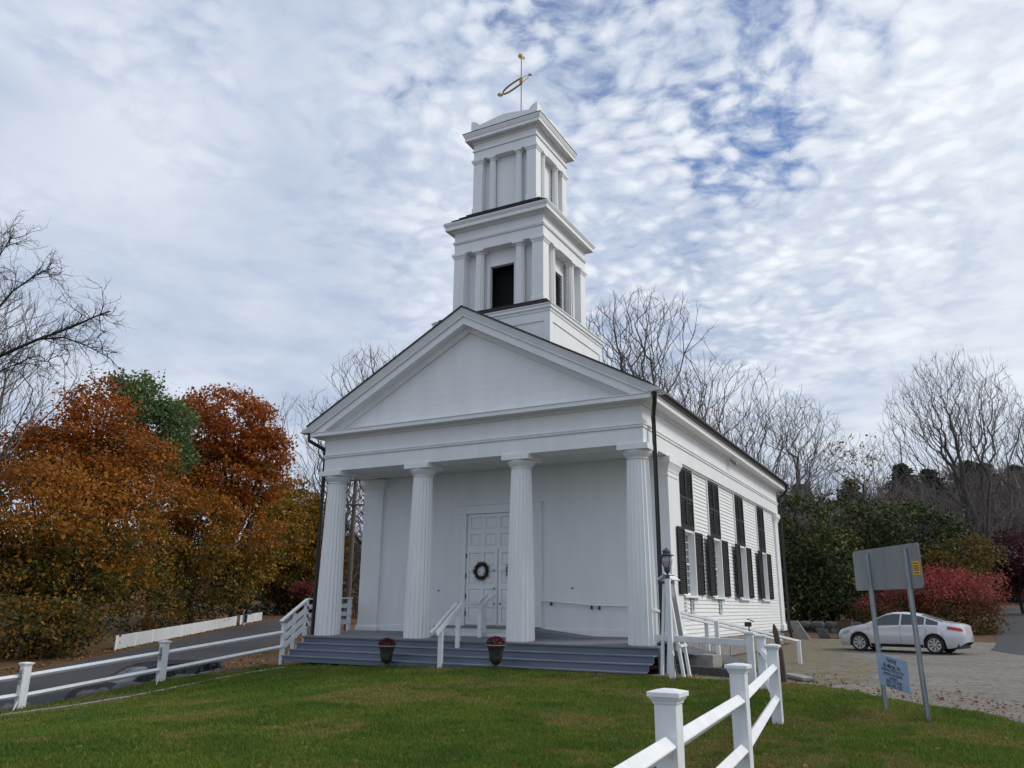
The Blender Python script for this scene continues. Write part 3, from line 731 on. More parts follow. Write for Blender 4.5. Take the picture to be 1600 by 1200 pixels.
cpart('tower_cap_roof', MB().add([(px0+.12, py0+.12, 17.065), (px1-.12, py0+.12, 17.065), (px1-.12, py1-.12, 17.065), (px0+.12, py1-.12, 17.065), (TX, 22.37, 17.45)], [(0,1,4),(1,2,4),(2,3,4),(3,0,4)]), 'roof')
# weather vane
vx, vy = TX-.02, 22.40
vane = thing('weather_vane', 'gilded weather vane with looped tail on a thin rod above the tower', 'weather vane', (vx, vy, 17.6))
part('rod', MB().tube([(vx, vy, 17.5), (vx, vy, 20.75)], .018, 8), 'rod', vane, 40)
def flower(c, r, nrm, name):
    nrm = np.array(nrm, float); nrm /= np.linalg.norm(nrm); a = np.cross(nrm, (0, 0, 1.)); a /= np.linalg.norm(a); b = np.cross(a, nrm); c = np.array(c)
    mb = MB(); V = [c+nrm*.04, c-nrm*.04]; n = 28
    for k in range(n):
        t = 2*math.pi*k/n; q = r*(1.0 if k % 2 else .72); V.append(c+(a*math.cos(t)+b*math.sin(t))*q)
    F = [(0, 2+k, 2+(k+1) % n) for k in range(n)]+[(1, 2+(k+1) % n, 2+k) for k in range(n)]
    part(name, mb.add(V, F), 'gold', vane)
flower((vx, vy, 20.85), .16, (.7, -.6, .1), 'top_flower')
dv = np.array([-1.24, .42, 0]); Lv = np.linalg.norm(dv); dv /= Lv; o = np.array([vx, vy, 19.80])
up = np.array([0, 0, 1.]); loop = []
for i in range(21):
    t = math.pi*i/20
    loop.append(o+dv*(.04+.98*math.sin(t)**.8)+up*(.13*math.cos(t)*(1+.5*math.sin(t)))+dv*0)
part('tail_loop', MB().tube(loop, .035, 7), 'gold', vane, 40)
part('tail_hub', MB().lathe([(.03, -.16), (.07, -.08), (.07, .08), (.03, .16)], 12, tuple(o)), 'gold', vane, 40)
flower(tuple(o+dv*1.17), .13, (.5, -.8, .2), 'tail_flower')
for k in (-1, 1):
    part('pointer_scroll', MB().tube([o, o-dv*.15+up*.10*k, o-dv*.30+up*.07*k, o-dv*.42], .011, 5), 'rod', vane, 40)
flower(tuple(o-dv*.48), .09, (.6, -.7, .2), 'pointer_flower')

# wreaths on the door leaves
def wreath(x, label):
    w = thing('door_wreath', label, 'wreath', (x, WY, 1.93), 'wreaths on the double door')
    n = 520; th = rng.random(n)*2*math.pi; rr = .20+rng.normal(0, .028, n)
    P = np.c_[x+rr*np.cos(th), np.full(n, WY-.10)+rng.normal(0, .02, n), 1.93+rr*np.sin(th)]
    D = np.c_[np.cos(th+rng.normal(0, .9, n)+.6), rng.normal(0, .35, n), np.sin(th+rng.normal(0, .9, n)+.6)]; D /= np.linalg.norm(D, axis=1)[:, None]
    S = np.cross(D, rng.normal(size=(n, 3))); S /= np.linalg.norm(S, axis=1)[:, None]
    ln = rng.uniform(.04, .11, n)[:, None]; V = np.concatenate([P-S*.012, P+S*.012, P+D*ln], 0)
    F = np.c_[np.arange(n), np.arange(n)+n, np.arange(n)+2*n]
    c = np.array([[.05, .03, .02], [.09, .05, .03], [.10, .02, .02], [.03, .025, .02]])[rng.integers(0, 4, n)]
    link('twigs', fast_mesh('twigs', V, F, M['wreathm'], np.tile(c, (3, 1))), w)['kind'] = 'stuff'
    part('hoop', MB().tube([(x+.2*math.cos(t), WY-.085, 1.93+.2*math.sin(t)) for t in np.linspace(0, 2*math.pi, 25)], .034, 7), 'barkdark', w, 40)
wreath(-12.52, 'dry twig wreath in full view on the left leaf of the door')
wreath(-11.40, 'dry twig wreath mostly hidden behind a porch column')

# ------------------------------------------------------------------ railings of the steps
rx = -17.45
sr = thing('stair_railing', 'white board railing up the left end of the porch steps', 'railing', (rx, 18.2, -.8))
for y, a, b, w in ((18.22, -.80, .33, .11), (18.62, -.5, .66, .08), (19.10, -.05, 1.02, .10), (20.1, .0, 1.06, .09), (21.12, .0, 1.09, .10)):
    part('post', MB().box(rx-w/2, rx+w/2, y-w/2, y+w/2, a, b), 'fence', sr, bevel=.006)
part('post_cap', MB().box(rx-.075, rx+.075, 18.145, 18.295, .332, .36), 'fence', sr)
part('handrail', MB().bar((rx, 18.08, .42), (rx, 19.12, 1.06), .13, .045), 'fence', sr)
part('handrail', MB().bar((rx, 19.13, 1.07), (rx, 21.2, 1.125), .13, .045), 'fence', sr)
for dz in (.0, -.25, -.50):
    part('rail_board', MB().bar((rx+.065, 18.2, .22+dz), (rx+.065, 19.12, .83+dz), .025, .135), 'fence', sr)
    part('rail_board', MB().bar((rx+.065, 19.05, .84+dz), (rx+.065, 21.15, .89+dz), .025, .135), 'fence', sr)
cx = -11.87
cr_ = thing('center_handrail', 'white wooden handrail rising from the lawn up the middle of the steps', 'railing', (cx, 18.1, -.66))
for y, a, b in ((18.10, -.67, .27), (18.93, -.36, .82), (20.08, .05, .86), (20.30, .16, .90)):
    part('post', MB().box(cx-.06, cx+.06, y-.045, y+.045, a, b), 'fence', cr_, bevel=.006)
for sg in (-1, 1):
    part('rail', MB().bar((cx+sg*.085, 17.76, .20), (cx+sg*.085, 18.95, .93), .035, .11), 'fence', cr_)
    part('rail', MB().bar((cx+sg*.085, 18.96, .93), (cx+sg*.085, 20.36, .95), .035, .09), 'fence', cr_)
    part('rail', MB().bar((cx+sg*.085, 20.12, .98), (cx+sg*.16, 20.75, 1.22), .035, .09), 'fence', cr_)

# ------------------------------------------------------------------ white post and rail fences
def fence_post(par, x, y, z0, z1, w=.15):
    p = part('post', MB().box(x-w/2, x+w/2, y-w/2, y+w/2, z0, z1-.045), 'fence', par, bevel=.006)
    part('post_cap', MB().ring(x-w/2, x+w/2, y-w/2, y+w/2, [(-.01, z1-.085), (.006, z1-.085), (.010, z1-.07), (.024, z1-.052), (.027, z1-.045), (-.01, z1-.045)])
         .box(x-w/2-.034, x+w/2+.034, y-w/2-.034, y+w/2+.034, z1-.044, z1-.014)
         .add([(x-w/2-.026, y-w/2-.026, z1-.0139), (x+w/2+.026, y-w/2-.026, z1-.0139), (x+w/2+.026, y+w/2+.026, z1-.0139), (x-w/2-.026, y+w/2+.026, z1-.0139), (x-w/4, y-w/4, z1), (x+w/4, y-w/4, z1), (x+w/4, y+w/4, z1), (x-w/4, y+w/4, z1)], [(4,5,6,7),(0,1,5,4),(1,2,6,5),(2,3,7,6),(3,0,4,7)]), 'fence', p, bevel=.004)
    return p
def rail(par, p, q, w=.088, h=.088, diamond=True):
    "square rail set on its edge, as on old post and rail fences"
    d = np.array(q, float)-np.array(p, float); sd = np.cross(d, (0, 0, 1.)); sd /= np.linalg.norm(sd)
    part('rail', MB().bar(p, q, w, h, tuple(sd*(1. if diamond else 0.)+np.array([0, 0, 1.]))), 'fence', par, bevel=.010)
FP = [(-1.30, .75), (-1.63, 5.05), (-1.82, 7.73), (-2.37, 12.2), (-3.43, 16.6)]
rf_ = thing('post_and_rail_fence', 'white two rail fence running from the right foreground back to the ramp', 'fence', (-2, 9, -.7), 'white post and rail fences')
for x, y in FP: fence_post(rf_, x, y, h1(x, y)-.1, .42, .138 if y < 16 else .15)
part('knob_hole', MB().lathe([(.0, 0), (.035, 0), (.035, .012), (.02, .016)], 14, cap=False), 'plastic', rf_, 40, loc=(-3.44, 16.505, .08)).rotation_euler = (R_(90), 0, 0)
for (xa, ya), (xb, yb) in zip(FP[:-1], FP[1:]):
    rail(rf_, (xa, ya+.02, .10), (xb, yb-.02, .10)); rail(rf_, (xa, ya+.02, -.31), (xb, yb-.02, -.31))
fence_post(rf_, -3.66, 16.68, -.75, .47, .13)
rail(rf_, (-6.2, 18.45, .24), (-3.64, 16.64, .245), .05, .13, False)
LF = [(-17.6, 18.1), (-17.9, 14.49), (-18.66, 11.46), (-19.5, 8.3)]
lf_ = thing('post_and_rail_fence', 'white two rail fence sloping down the left edge of the lawn to the steps', 'fence', (-18, 14, -1), 'white post and rail fences')
for i, (x, y) in enumerate(LF):
    if i:
        g = h1(x, y); fence_post(lf_, x, y, g-.15, g+1.02, .17)
        cab = MB(); zz = [g+1.0-.10*k for k in range(9)]
        cab.tube([(x+.09*(1 if k % 2 else .6), y-.095, z_) for k, z_ in enumerate(zz)]+[(x+.25, y-.3, g+.02), (x+.5, y-.5, g+.03)], .012, 5)
        part('cable', cab, 'plate', lf_, 40)
        for k in range(3): part('socket_box', MB().lathe([(.02, 0), (.04, .02), (.04, .08), (.02, .1)], 10, (x+.03, y-.115, g+.55+.11*k)), 'galv', lf_, 40)
tops = [(-17.45, 18.2, -.05)]+[(x, y, h1(x, y)+.72) for x, y in LF[1:]]
for k, dz in enumerate((0.0, -.42)):
    for i in range(3):
        a, b = tops[i], tops[i+1]
        za = a[2]+(dz*.95); zb = b[2]+dz
        rail(lf_, (a[0], a[1]-.03, za+(.16 if i == 0 else 0)), (b[0], b[1]+.03, zb), .085, .085)

# ------------------------------------------------------------------ ramp beside the steps
rp = thing('wheelchair_ramp', 'grey wooden ramp with white handrail beside the right end of the steps', 'ramp', (-5.5, 20.5, -.5))
A = np.array([-5.9, 19.5]); B = np.array([-4.1, 24.0]); dd = (B-A)/np.linalg.norm(B-A); nn = np.array([-dd[1], dd[0]])
def rpt(t, off, z): p = A+dd*t+nn*off; return (p[0], p[1], z)
for k in range(28):
    t0 = -.3+k*.157; z0, z1 = .06-t0*.172, .06-(t0+.15)*.172
    part('deck_board', MB().hexa([rpt(t0, 0, z0-.04), rpt(t0+.15, 0, z1-.04), rpt(t0+.15, .55, z1-.04), rpt(t0, .55, z0-.04), rpt(t0, 0, z0), rpt(t0+.15, 0, z1), rpt(t0+.15, .55, z1), rpt(t0, .55, z0)]), 'deck', rp)
part('edge_beam', MB().bar(rpt(-.3, -.03, .02), rpt(4.1, -.03, -.74), .05, .18), 'deck', rp)
part('handrail', MB().bar(rpt(-.4, -.04, .85), rpt(5.1, -.04, .04), .10, .055), 'fence', rp)
part('handrail', MB().bar(rpt(-.4, .55, .86), rpt(5.1, .55, .05), .10, .05), 'fence', rp)
for t, off in ((1.32, -.08), (1.75, .55), (5.0, -.08), (5.0, .55)):
    p = A+dd*t+nn*off; zt = .80-t*.147
    part('post', MB().box(p[0]-.05, p[0]+.05, p[1]-.05, p[1]+.05, -.62, zt), 'fence', rp, bevel=.005)
sp = thing('solar_spotlight', 'small black solar spotlight standing on top of the white fence post', 'spotlight', (-3.66, 16.68, .47))
part('stem', MB().tube([(-3.66, 16.68, .47), (-3.66, 16.68, .57)], .012, 8), 'plastic', sp)
part('lamp_head', MB().bar((-3.72, 16.62, .60), (-3.62, 16.68, .60), .10, .085), 'plastic', sp, bevel=.01)
part('solar_panel', MB().bar((-3.70, 16.74, .70), (-3.58, 16.74, .66), .09, .012), 'plastic', sp)
def log(name, label, cat, p, q, w, h, mat, group=None):
    o = tag(part(name, MB().bar(p, q, w, h), mat, None, bevel=.012), label, cat, group); return o
log('timber_beam', 'old grey timber lying on the grass in front of the ramp', 'timber', (-6.15, 19.55, -.50), (-4.45, 19.05, -.52), .22, .2, 'timber')
log('timber_beam', 'grey plank lying flat under the right side of the ramp', 'timber', (-5.6, 21.0, -.47), (-4.4, 20.3, -.5), .24, .1, 'timber')
log('concrete_block', 'pale concrete block lying under the ramp deck', 'block', (-6.05, 20.3, -.30), (-5.2, 20.05, -.32), .42, .28, 'concrete')
log('door_stone', 'flat pale stone at the foot of the ramp by the gravel', 'stone', (-3.5, 19.6, -.52), (-2.95, 18.9, -.55), .3, .07, 'concrete')
tag(part('timber_stake', MB().tube([(-3.42, 18.6, -.8), (-3.46, 18.58, 0.), (-3.52, 18.56, .45), (-3.54, 18.55, .58)], [.075, .07, .06, .02], 7), 'raw', None, 40), 'rough brown wooden stake leaning at the end of the ramp', 'stake')

# ------------------------------------------------------------------ lamp post and notice board
lx, ly = -5.62, 17.75
lp = thing('lamp_post', 'white square lamp post with a green lantern at the right end of the steps', 'lamp post', (lx, ly, -.6))
part('post', MB().box(lx-.055, lx+.055, ly-.055, ly+.055, -.7, 1.53), 'fence', lp, bevel=.006)
part('post_splint', MB().bar((lx+.08, ly-.02, -.7), (lx+.06, ly-.02, -.05), .03, .07, (0, 1, 0)), 'fence', lp)
part('post_splint', MB().bar((lx+.16, ly-.06, -.66), (lx+.07, ly-.02, -.1), .025, .05, (0, 1, 0)), 'timber', lp)
ln = part('lantern_base', MB().lathe([(.05, 1.53), (.05, 1.60), (.03, 1.62), (.03, 1.66), (.07, 1.70), (.075, 1.78)], 14, (lx, ly, 0)), 'verdigris', lp, 35)
part('lantern_glass', MB().lathe([(.07, 1.78), (.115, 1.86), (.125, 1.95), (.105, 2.03)], 14, (lx, ly, 0)), 'violet', ln, 35)
for k in range(4):
    a = math.pi/4+k*math.pi/2; c, s_ = math.cos(a), math.sin(a)
    part('cage_bar', MB().tube([(lx+.075*c, ly+.075*s_, 1.77), (lx+.125*c, ly+.125*s_, 1.88), (lx+.13*c, ly+.13*s_, 1.96), (lx+.11*c, ly+.11*s_, 2.04)], .009, 5), 'verdigris', ln, 35)
part('lantern_hood', MB().lathe([(.16, 2.035), (.165, 2.045), (.16, 2.055), (.10, 2.075), (.085, 2.08), (.085, 2.12), (.105, 2.125), (.10, 2.14), (.05, 2.18), (.012, 2.21), (.005, 2.235)], 16, (lx, ly, 0)), 'verdigris', ln, 35)
part('cross_bar', MB().bar((lx-.14, ly, 1.62), (lx+.16, ly-.02, 1.60), .02, .02), 'verdigris', lp)
nb = thing('notice_board', 'white A frame notice board with glazed case behind the lamp post', 'notice board', (-5.7, 18.5, -.6))
ya, yb = 18.25, 18.70
for y in (ya, yb):
    part('leg', MB().bar((-5.80, y, 1.52), (-5.48, y-.05, -.62), .06, .08, (0, 1, 0)), 'fence', nb)
    part('leg', MB().bar((-5.86, y, 1.52), (-6.0, y, -.55), .06, .08, (0, 1, 0)), 'fence', nb)
def npt(t, y, o): return (-5.80+.32*t+o, y-.05*t, 1.52-2.14*t)
part('notice_glass', MB().hexa([npt(.66, ya+.04, .0), npt(.66, ya+.04, .02), npt(.66, yb-.04, .02), npt(.66, yb-.04, .0), npt(.04, ya+.04, .0), npt(.04, ya+.04, .02), npt(.04, yb-.04, .02), npt(.04, yb-.04, .0)]), 'glass', nb)
part('bottom_rail', MB().bar(npt(.67, ya-.03, .02), npt(.67, yb+.03, .02), .08, .06), 'fence', nb)
part('little_roof', MB().prism([(-6.02, 1.53), (-5.83, 1.67), (-5.64, 1.53), (-5.66, 1.51), (-5.83, 1.63), (-6.0, 1.51)], ya-.10, yb+.10), 'fence', nb)
part('ridge_board', MB().box(-6.0, -5.66, ya-.06, ya-.03, 1.44, 1.49), 'timber', nb)

# ------------------------------------------------------------------ urns with chrysanthemums
def blob_flowers(c, r, n, size, cols, flat=.7):
    th = rng.random(n)*2*math.pi; u = rng.random(n)**.7*1.25-.25
    d = np.c_[np.sqrt(np.clip(1-u*u, 0, 1))*np.cos(th), np.sqrt(np.clip(1-u*u, 0, 1))*np.sin(th), u]
    P = np.array(c)+d*r*np.array([1, 1, flat])*rng.uniform(.82, 1.04, n)[:, None]
    return leaf_quads(P, d, size, np.array(cols)[rng.integers(0, len(cols), n)], .6)
def leaf_quads(P, nrm, size, tint, jit=1.0, aspect=1.0):
    n = len(P); N_ = nrm+rng.normal(0, jit, (n, 3)); N_ /= np.linalg.norm(N_, axis=1)[:, None]+1e-9
    a = np.cross(N_, rng.normal(size=(n, 3))); a /= np.linalg.norm(a, axis=1)[:, None]+1e-9; b = np.cross(N_, a)
    s = (size*(.5+1.1*rng.random(n)**1.6))[:, None]
    V = np.stack([P-a*s*.5*aspect, P-b*s*.38+N_*s*.08, P+a*s*.5*aspect, P+b*s*.38+N_*s*.08], 1).reshape(-1, 3)
    return V, np.arange(4*n).reshape(n, 4), np.repeat(tint*rng.uniform(.75, 1.2, n)[:, None], 4, 0)
urn_prof = [(.13, 0), (.135, .03), (.10, .05), (.055, .09), (.05, .13), (.085, .16), (.13, .19), (.155, .25), (.165, .33), (.175, .42), (.20, .52), (.235, .56), (.24, .575), (.225, .585), (.19, .57)]
def urn(x, y, sc, label):
    z = h1(x, y)+.01; t = thing('flower_urn', label, 'urn', (x, y, z), 'flower urns before the steps')
    part('vase', MB().lathe([(r*sc, q*sc) for r, q in urn_prof], 28, (x, y, z)), 'urn', t, 40)
    part('rim', MB().lathe([(.225*sc, .565*sc), (.245*sc, .57*sc), (.248*sc, .59*sc), (.23*sc, .595*sc)], 28, (x, y, z), cap=False), 'concrete', t, 40)
    V, F, c = blob_flowers((x, y, z+.60*sc), .23*sc, 900, .035, [(.14, .008, .016), (.20, .012, .02), (.08, .006, .012), (.05, .035, .015)], .8)
    link('chrysanthemums', fast_mesh('chrysanthemums', V, F, M['red'], c), t)['kind'] = 'stuff'
urn(-13.45, 17.92, .98, 'dark urn of red chrysanthemums left of the center handrail')
urn(-10.12, 17.92, 1.02, 'dark urn of red chrysanthemums right of the center handrail')

# ------------------------------------------------------------------ signs
# wall signs on the church side
def wall_text(par, body, y, z, size, mat, x=-6.617):
    o = link('lettering', text_mesh(body, size, M[mat], bold=.004), par, (x, y, z)); o.rotation_euler = (R_(90), 0, R_(90)); return o
for yy, lab in ((23.2, 'small parking sign with blue panel below the window nearest the porch'), (26.4, 'small parking sign with blue panel below the second window from the porch')):
    s_ = thing('parking_sign', lab, 'sign', (-6.63, yy, 1.0), 'accessible parking signs on the church side')
    part('plate', MB().box(-6.638, -6.622, yy-.15, yy+.15, .74, 1.18), 'plate', s_)
    for a, b, c, d in ((-.145, .145, .745, .757), (-.145, .145, 1.163, 1.175), (-.145, -.133, .757, 1.163), (.133, .145, .757, 1.163)):
        part('border', MB().box(-6.6215, -6.619, yy+a, yy+b, c, d), 'green', s_)
    wall_text(s_, 'RESERVED', yy, 1.13, .052, 'green'); wall_text(s_, 'PARKING', yy, 1.07, .052, 'green')
    part('blue_panel', MB().box(-6.6215, -6.619, yy-.07, yy+.07, .845, 1.03), 'blueprint', s_)
    ic = [(yy+.02*math.cos(t)-.005+.025*math.cos(t), .90+.04*math.sin(t)) for t in np.linspace(.4*math.pi, 2.1*math.pi, 12)]
    part('wheelchair_symbol', MB().tube([(-6.6175, a, b) for a, b in ic], .006, 4).tube([(-6.6175, yy-.02, 1.0), (-6.6175, yy-.012, .945), (-6.6175, yy+.025, .945), (-6.6175, yy+.045, .885)], .007, 4), 'plate', s_)
    part('arrow_bar', MB().box(-6.6215, -6.619, yy-.05, yy+.05, .785, .81), 'green', s_)
s_ = thing('notice_plate', 'pale three line notice on the church side beside the corner pier', 'sign', (-6.63, 22.42, .95))
part('plate', MB().box(-6.638, -6.622, 22.19, 22.64, .76, 1.10), 'plate', s_)
for k, (b, z) in enumerate((('-----', 1.03), ('---', .935), ('-----', .835))):
    w = .32 if k != 1 else .22
    for j in range(5 if k != 1 else 3):
        q = 22.415-w/2+j*w/(5 if k != 1 else 3)
        part('worn_letter', MB().box(-6.6215, -6.619, q, q+.045, z-.03, z+.03), 'greyprint', s_)
# road sign seen from behind
ua = np.array([.516, -.857, 0]); un = np.array([.857, .516, 0]); pa = np.array([-1.17, 14.5, 0.]); 
def upt(u, z, off=0.): p = pa+ua*u+un*off; return (p[0], p[1], z)
k_ = 14.5/14.288
rs = thing('road_sign', 'bare metal back of a wide road sign on two steel posts', 'road sign', (-.9, 14, -.65))
def ub(u0, u1, z0, z1, o0, o1): return MB().hexa([upt(u0, z0, o0), upt(u1, z0, o0), upt(u1, z0, o1), upt(u0, z0, o1), upt(u0, z1, o0), upt(u1, z1, o0), upt(u1, z1, o1), upt(u0, z1, o1)])
pz0, pz1, pu0, pu1 = 1.21, 1.865, -.64, 1.47
cor = []
for cxu, czv, a0 in ((pu1-.06, pz0+.06, -90), (pu1-.06, pz1-.06, 0), (pu0+.06, pz1-.06, 90), (pu0+.06, pz0+.06, 180)):
    for k in range(5): a = R_(a0+k*22.5); cor.append((cxu+.06*math.cos(a), czv+.06*math.sin(a)))
V = [upt(u, z, .045) for u, z in cor]+[upt(u, z, .05) for u, z in cor]; n = len(cor)
part('panel', MB().add(V, [tuple(range(n)), tuple(range(2*n-1, n-1, -1))]+[(i, (i+1) % n, (i+1) % n+n, i+n) for i in range(n)]), 'signback', rs)
for u in (-.02, 1.18):
    for a, b, o0, o1 in ((-.05, -.02, .0, .006), (-.022, .022, .034, .042), (.02, .05, .0, .006)):
        pass
    prof = [(-.055, .0), (-.03, .0), (-.022, .034), (.022, .034), (.03, 0), (.055, 0), (.055, .006), (.036, .006), (.026, .042), (-.026, .042), (-.036, .006), (-.055, .006)]
    bot = [upt(u+a, -.85, -o+.042) for a, o in prof]; top = [upt(u+a-.10, 1.80, -o+.042) for a, o in prof]; n = len(prof)
    po = part('post', MB().add(bot+top, [tuple(range(n)), tuple(range(2*n-1, n-1, -1))]+[(i, (i+1) % n, (i+1) % n+n, i+n) for i in range(n)]), 'galv', rs)
    hl = MB()
    for k in range(46):
        z = -.5+k*.05; uu = u-.10*(z+.85)/2.65
        p = np.array(upt(uu, z, .0065)); hl.add([p-ua*.008+np.array([0,0,-.008]), p+ua*.008+np.array([0,0,-.008]), p+ua*.008+np.array([0,0,.008]), p-ua*.008+np.array([0,0,.008])], [(0,1,2,3)])
    part('bolt_holes', hl, 'void', po, stuff=True)
sk = part('sticker', ub(1.24, 1.44, 1.40, 1.60, .040, .0445), 'yellow', rs)
for z in (1.57, 1.53, 1.50, 1.47, 1.43): part('sticker_print', ub(1.27, 1.41, z-.008, z+.006, .0385, .0395), 'ink', sk)
# contractor's board hung between the posts
pb = thing('contractor_sign', 'small pale blue painting contractor board fixed to the left sign post', 'sign', (-1.0, 14.2, -.3))
ca, sa = math.cos(R_(-4)), math.sin(R_(-4))
def bpt(u, v, off): return upt(.40+u*ca-v*sa*1.0+(-.10)*(v), -.03+u*sa+v*ca, off)
V = [bpt(a, b, o) for o in (-.02, -.012) for a, b in ((-.46, -.235), (.46, -.235), (.46, .235), (-.46, .235))]
part('board', MB().add(V, [(0,1,2,3),(7,6,5,4),(0,4,5,1),(1,5,6,2),(2,6,7,3),(3,7,4,0)]), 'signblue', pb)
ang = math.atan2(ua[1], ua[0])
for body, v, size, sh, bo in (('Painting', .175, .100, .35, .0012), ('By Marge, Inc.', .085, .100, .35, .0012), ('PAINTING CONTRACTOR', .018, .058, 0, .001), ('INTERIOR & EXTERIOR', -.040, .058, 0, .001), ('PAINTING', -.092, .052, 0, .001), ('(860) 379-4748', -.142, .080, 0, .0005), ('(860) 485-3209', -.204, .080, 0, .0005)):
    o = link('lettering', text_mesh(body, size, M['ink'], sh, bo, .95), pb, bpt(.0, v, -.0215))
    o.rotation_euler = Matrix((( ca*ua[0], sa*0-0, -un[0]), (ca*ua[1], 0, -un[1]), (sa, 1, 0))).to_euler() if False else (Matrix.Rotation(ang, 3, 'Z') @ Matrix.Rotation(R_(90), 3, 'X') @ Matrix.Rotation(R_(-4), 3, 'Z')).to_euler()

# ------------------------------------------------------------------ cars (written nose towards +X, wheels on z = 0)
def car(name, label, loc, yaw, paint, top, belt, side_glass, screens, cat='car', tails=True):
    t = local_thing(name, label, cat, loc, None, yaw)
    HWX = [-2.31, -2.22, -2.0, -1.5, 0, 1.4, 1.9, 2.15, 2.28, 2.32]; HWY = [.44, .64, .79, .885, .89, .885, .84, .74, .60, .52]
    wheels = (1.38, -1.32)
    def sec(x):
        hw = np.interp(x, HWX, HWY); zt = np.interp(x, *top); zbt = min(np.interp(x, *belt), zt-.025)
        zb = np.interp(x, [-2.31, -2.1, -1.8, 1.9, 2.2, 2.32], [.42, .28, .20, .18, .22, .38])
        ar = 0
        for xw in wheels:
            q = .385**2-(x-xw)**2
            if q > 0: ar = max(ar, .31+math.sqrt(q))
        zl = max(zb, ar); g = max(zt-zbt, 0)
        y5 = max(hw*.955-.60*max(g-.03, 0)-.03, .1)
        return np.array([(hw*.90 if ar == 0 else hw*.97, zl), (hw*.985, max(zl+.02, zb+.13)), (hw, max(.60, zl+.04)), (hw*.985, max(zbt-.07, zl+.06)), (hw*.955, zbt), (y5, zt-.045*min(1, g/.25)-.004), (y5*.72, zt-.008), (0, zt)])
    xs = np.unique(np.round(np.concatenate([np.linspace(-2.31, 2.32, 64), [xw+d for xw in wheels for d in np.linspace(-.386, .386, 25)]]), 4))
    V = []; F = []
    for x in xs:
        s = sec(x); V += [(x, y, z) for y, z in s]+[(x, -y, z) for y, z in s[-2::-1]]
    n = 15
    for i in range(len(xs)-1):
        for k in range(n-1): F.append((i*n+k, i*n+k+1, (i+1)*n+k+1, (i+1)*n+k))
    F += [tuple(range(n-1, -1, -1)), tuple((len(xs)-1)*n+k for k in range(n))]
    body = part('body', MB().add(V, F), paint, t, 32)
    part('underbody', MB().box(-2.1, 2.1, -.70, .70, .19, .60), 'plastic', t)
    def patch(nm, x0, x1, ia, ib, t0, t1, mat, off=.006, lim=None, nx=14, par=None):
        for sg in (1, -1):
            V = []; ok = []
            for x in np.linspace(x0, x1, nx):
                s = sec(x); a, b = s[ia], s[ib]
                hi = t1
                if lim is not None: hi = min(t1, (np.interp(x, *top)-lim-a[1])/max(b[1]-a[1], 1e-3))
                hi = max(hi, t0+.01)
                for tt_ in (t0, (t0+hi)/2, hi):
                    p = a+(b-a)*tt_; V.append((x, sg*(p[0]+off), p[1]+off*.3))
            F = []
            for i in range(nx-1):
                for k in range(2): F.append((i*3+k, (i+1)*3+k, (i+1)*3+k+1, i*3+k+1)[::(1 if sg < 0 else -1)])
            part(nm, MB().add(V, F), mat, par or t, 60)
    for x0, x1 in side_glass: patch('side_window', x0, x1, 4, 5, .06, .93, 'carglass', .007, .075)
    for nm, x0, x1 in screens:
        V = []; F = []; nx = 10
        for x in np.linspace(x0, x1, nx):
            s = sec(x)
            for q in (-.93, -.72*.95, 0, .72*.95, .93): 
                yy = s[5][0]*q; zz = np.interp(abs(yy), [0, s[6][0], s[5][0]], [s[7][1], s[6][1], s[5][1]]); V.append((x, yy, zz+.008))
        for i in range(nx-1):
            for k in range(4): F.append((i*5+k, (i+1)*5+k, (i+1)*5+k+1, i*5+k+1))
        part(nm, MB().add(V, F), 'carglass2', t, 60)
    patch('headlight', 1.72, 2.22, 3, 4, -.9, .75, 'clear', .004, nx=8)
    if tails: patch('tail_light', -2.25, -1.80, 3, 4, -.9, .6, 'redlight', .006, nx=8)
    patch('sill', -.92, .96, 0, 1, .05, .85, 'plastic', .004)
    for sg in (1, -1):
        for x0 in (.98, -.16, -1.08):
            pts = [(x0+(.10 if x0 < -1 and k > 2 else 0)-(0 if x0 < .5 else 0), sg*(p[0]+.002), p[1]) for k, p in enumerate(sec(x0)[1:5])]
            part('door_seam', MB().tube(pts, .0045, 4), 'plastic', t)
        for x0 in (.02, -.92):
            s = sec(x0); part('door_handle', MB().tube([(x0-.09, sg*(s[3][0]+.012), s[3][1]+.005), (x0+.09, sg*(s[3][0]+.014), s[3][1]+.012)], .014, 6), paint, t, 40)
        s = sec(.78); part('wing_mirror', MB().bar((.72, sg*(s[4][0]+.02), s[4][1]+.05), (.76, sg*(s[4][0]+.20), s[4][1]+.07), .12, .12), paint, t, bevel=.03)
    for xw in wheels:
        for sg in (1, -1):
            yo = sg*.78
            w = part('wheel', MB().lathe([(.20, -.10), (.285, -.105), (.312, -.085), (.318, 0), (.312, .085), (.285, .105), (.225, .10), (.20, .07)], 36, cap=False), 'tyre', t, 30, loc=(xw, yo, .318))
            w.rotation_euler = (R_(-90*sg), 0, 0); WPOS[w.name] = Vector((0, 0, 0))
            part('hub_shadow', MB().lathe([(.001, .02), (.222, .02), (.222, .07)], 24, cap=False), 'plastic', w)
            part('rim', MB().lathe([(.232, .09), (.222, .105), (.200, .098), (.205, .06)], 36, cap=False), 'rim', w, 30)
            sp_ = MB()
            for k in range(8):
                a = 2*math.pi*k/8
                for da in (-.14, .14):
                    sp_.bar((.05*math.cos(a), .05*math.sin(a), .085), (.215*math.cos(a+da), .215*math.sin(a+da), .085), .032, .022)
            part('spokes', sp_.lathe([(.0, .10), (.05, .10), (.055, .07)], 16, cap=False), 'rim', w, 30)
    return t
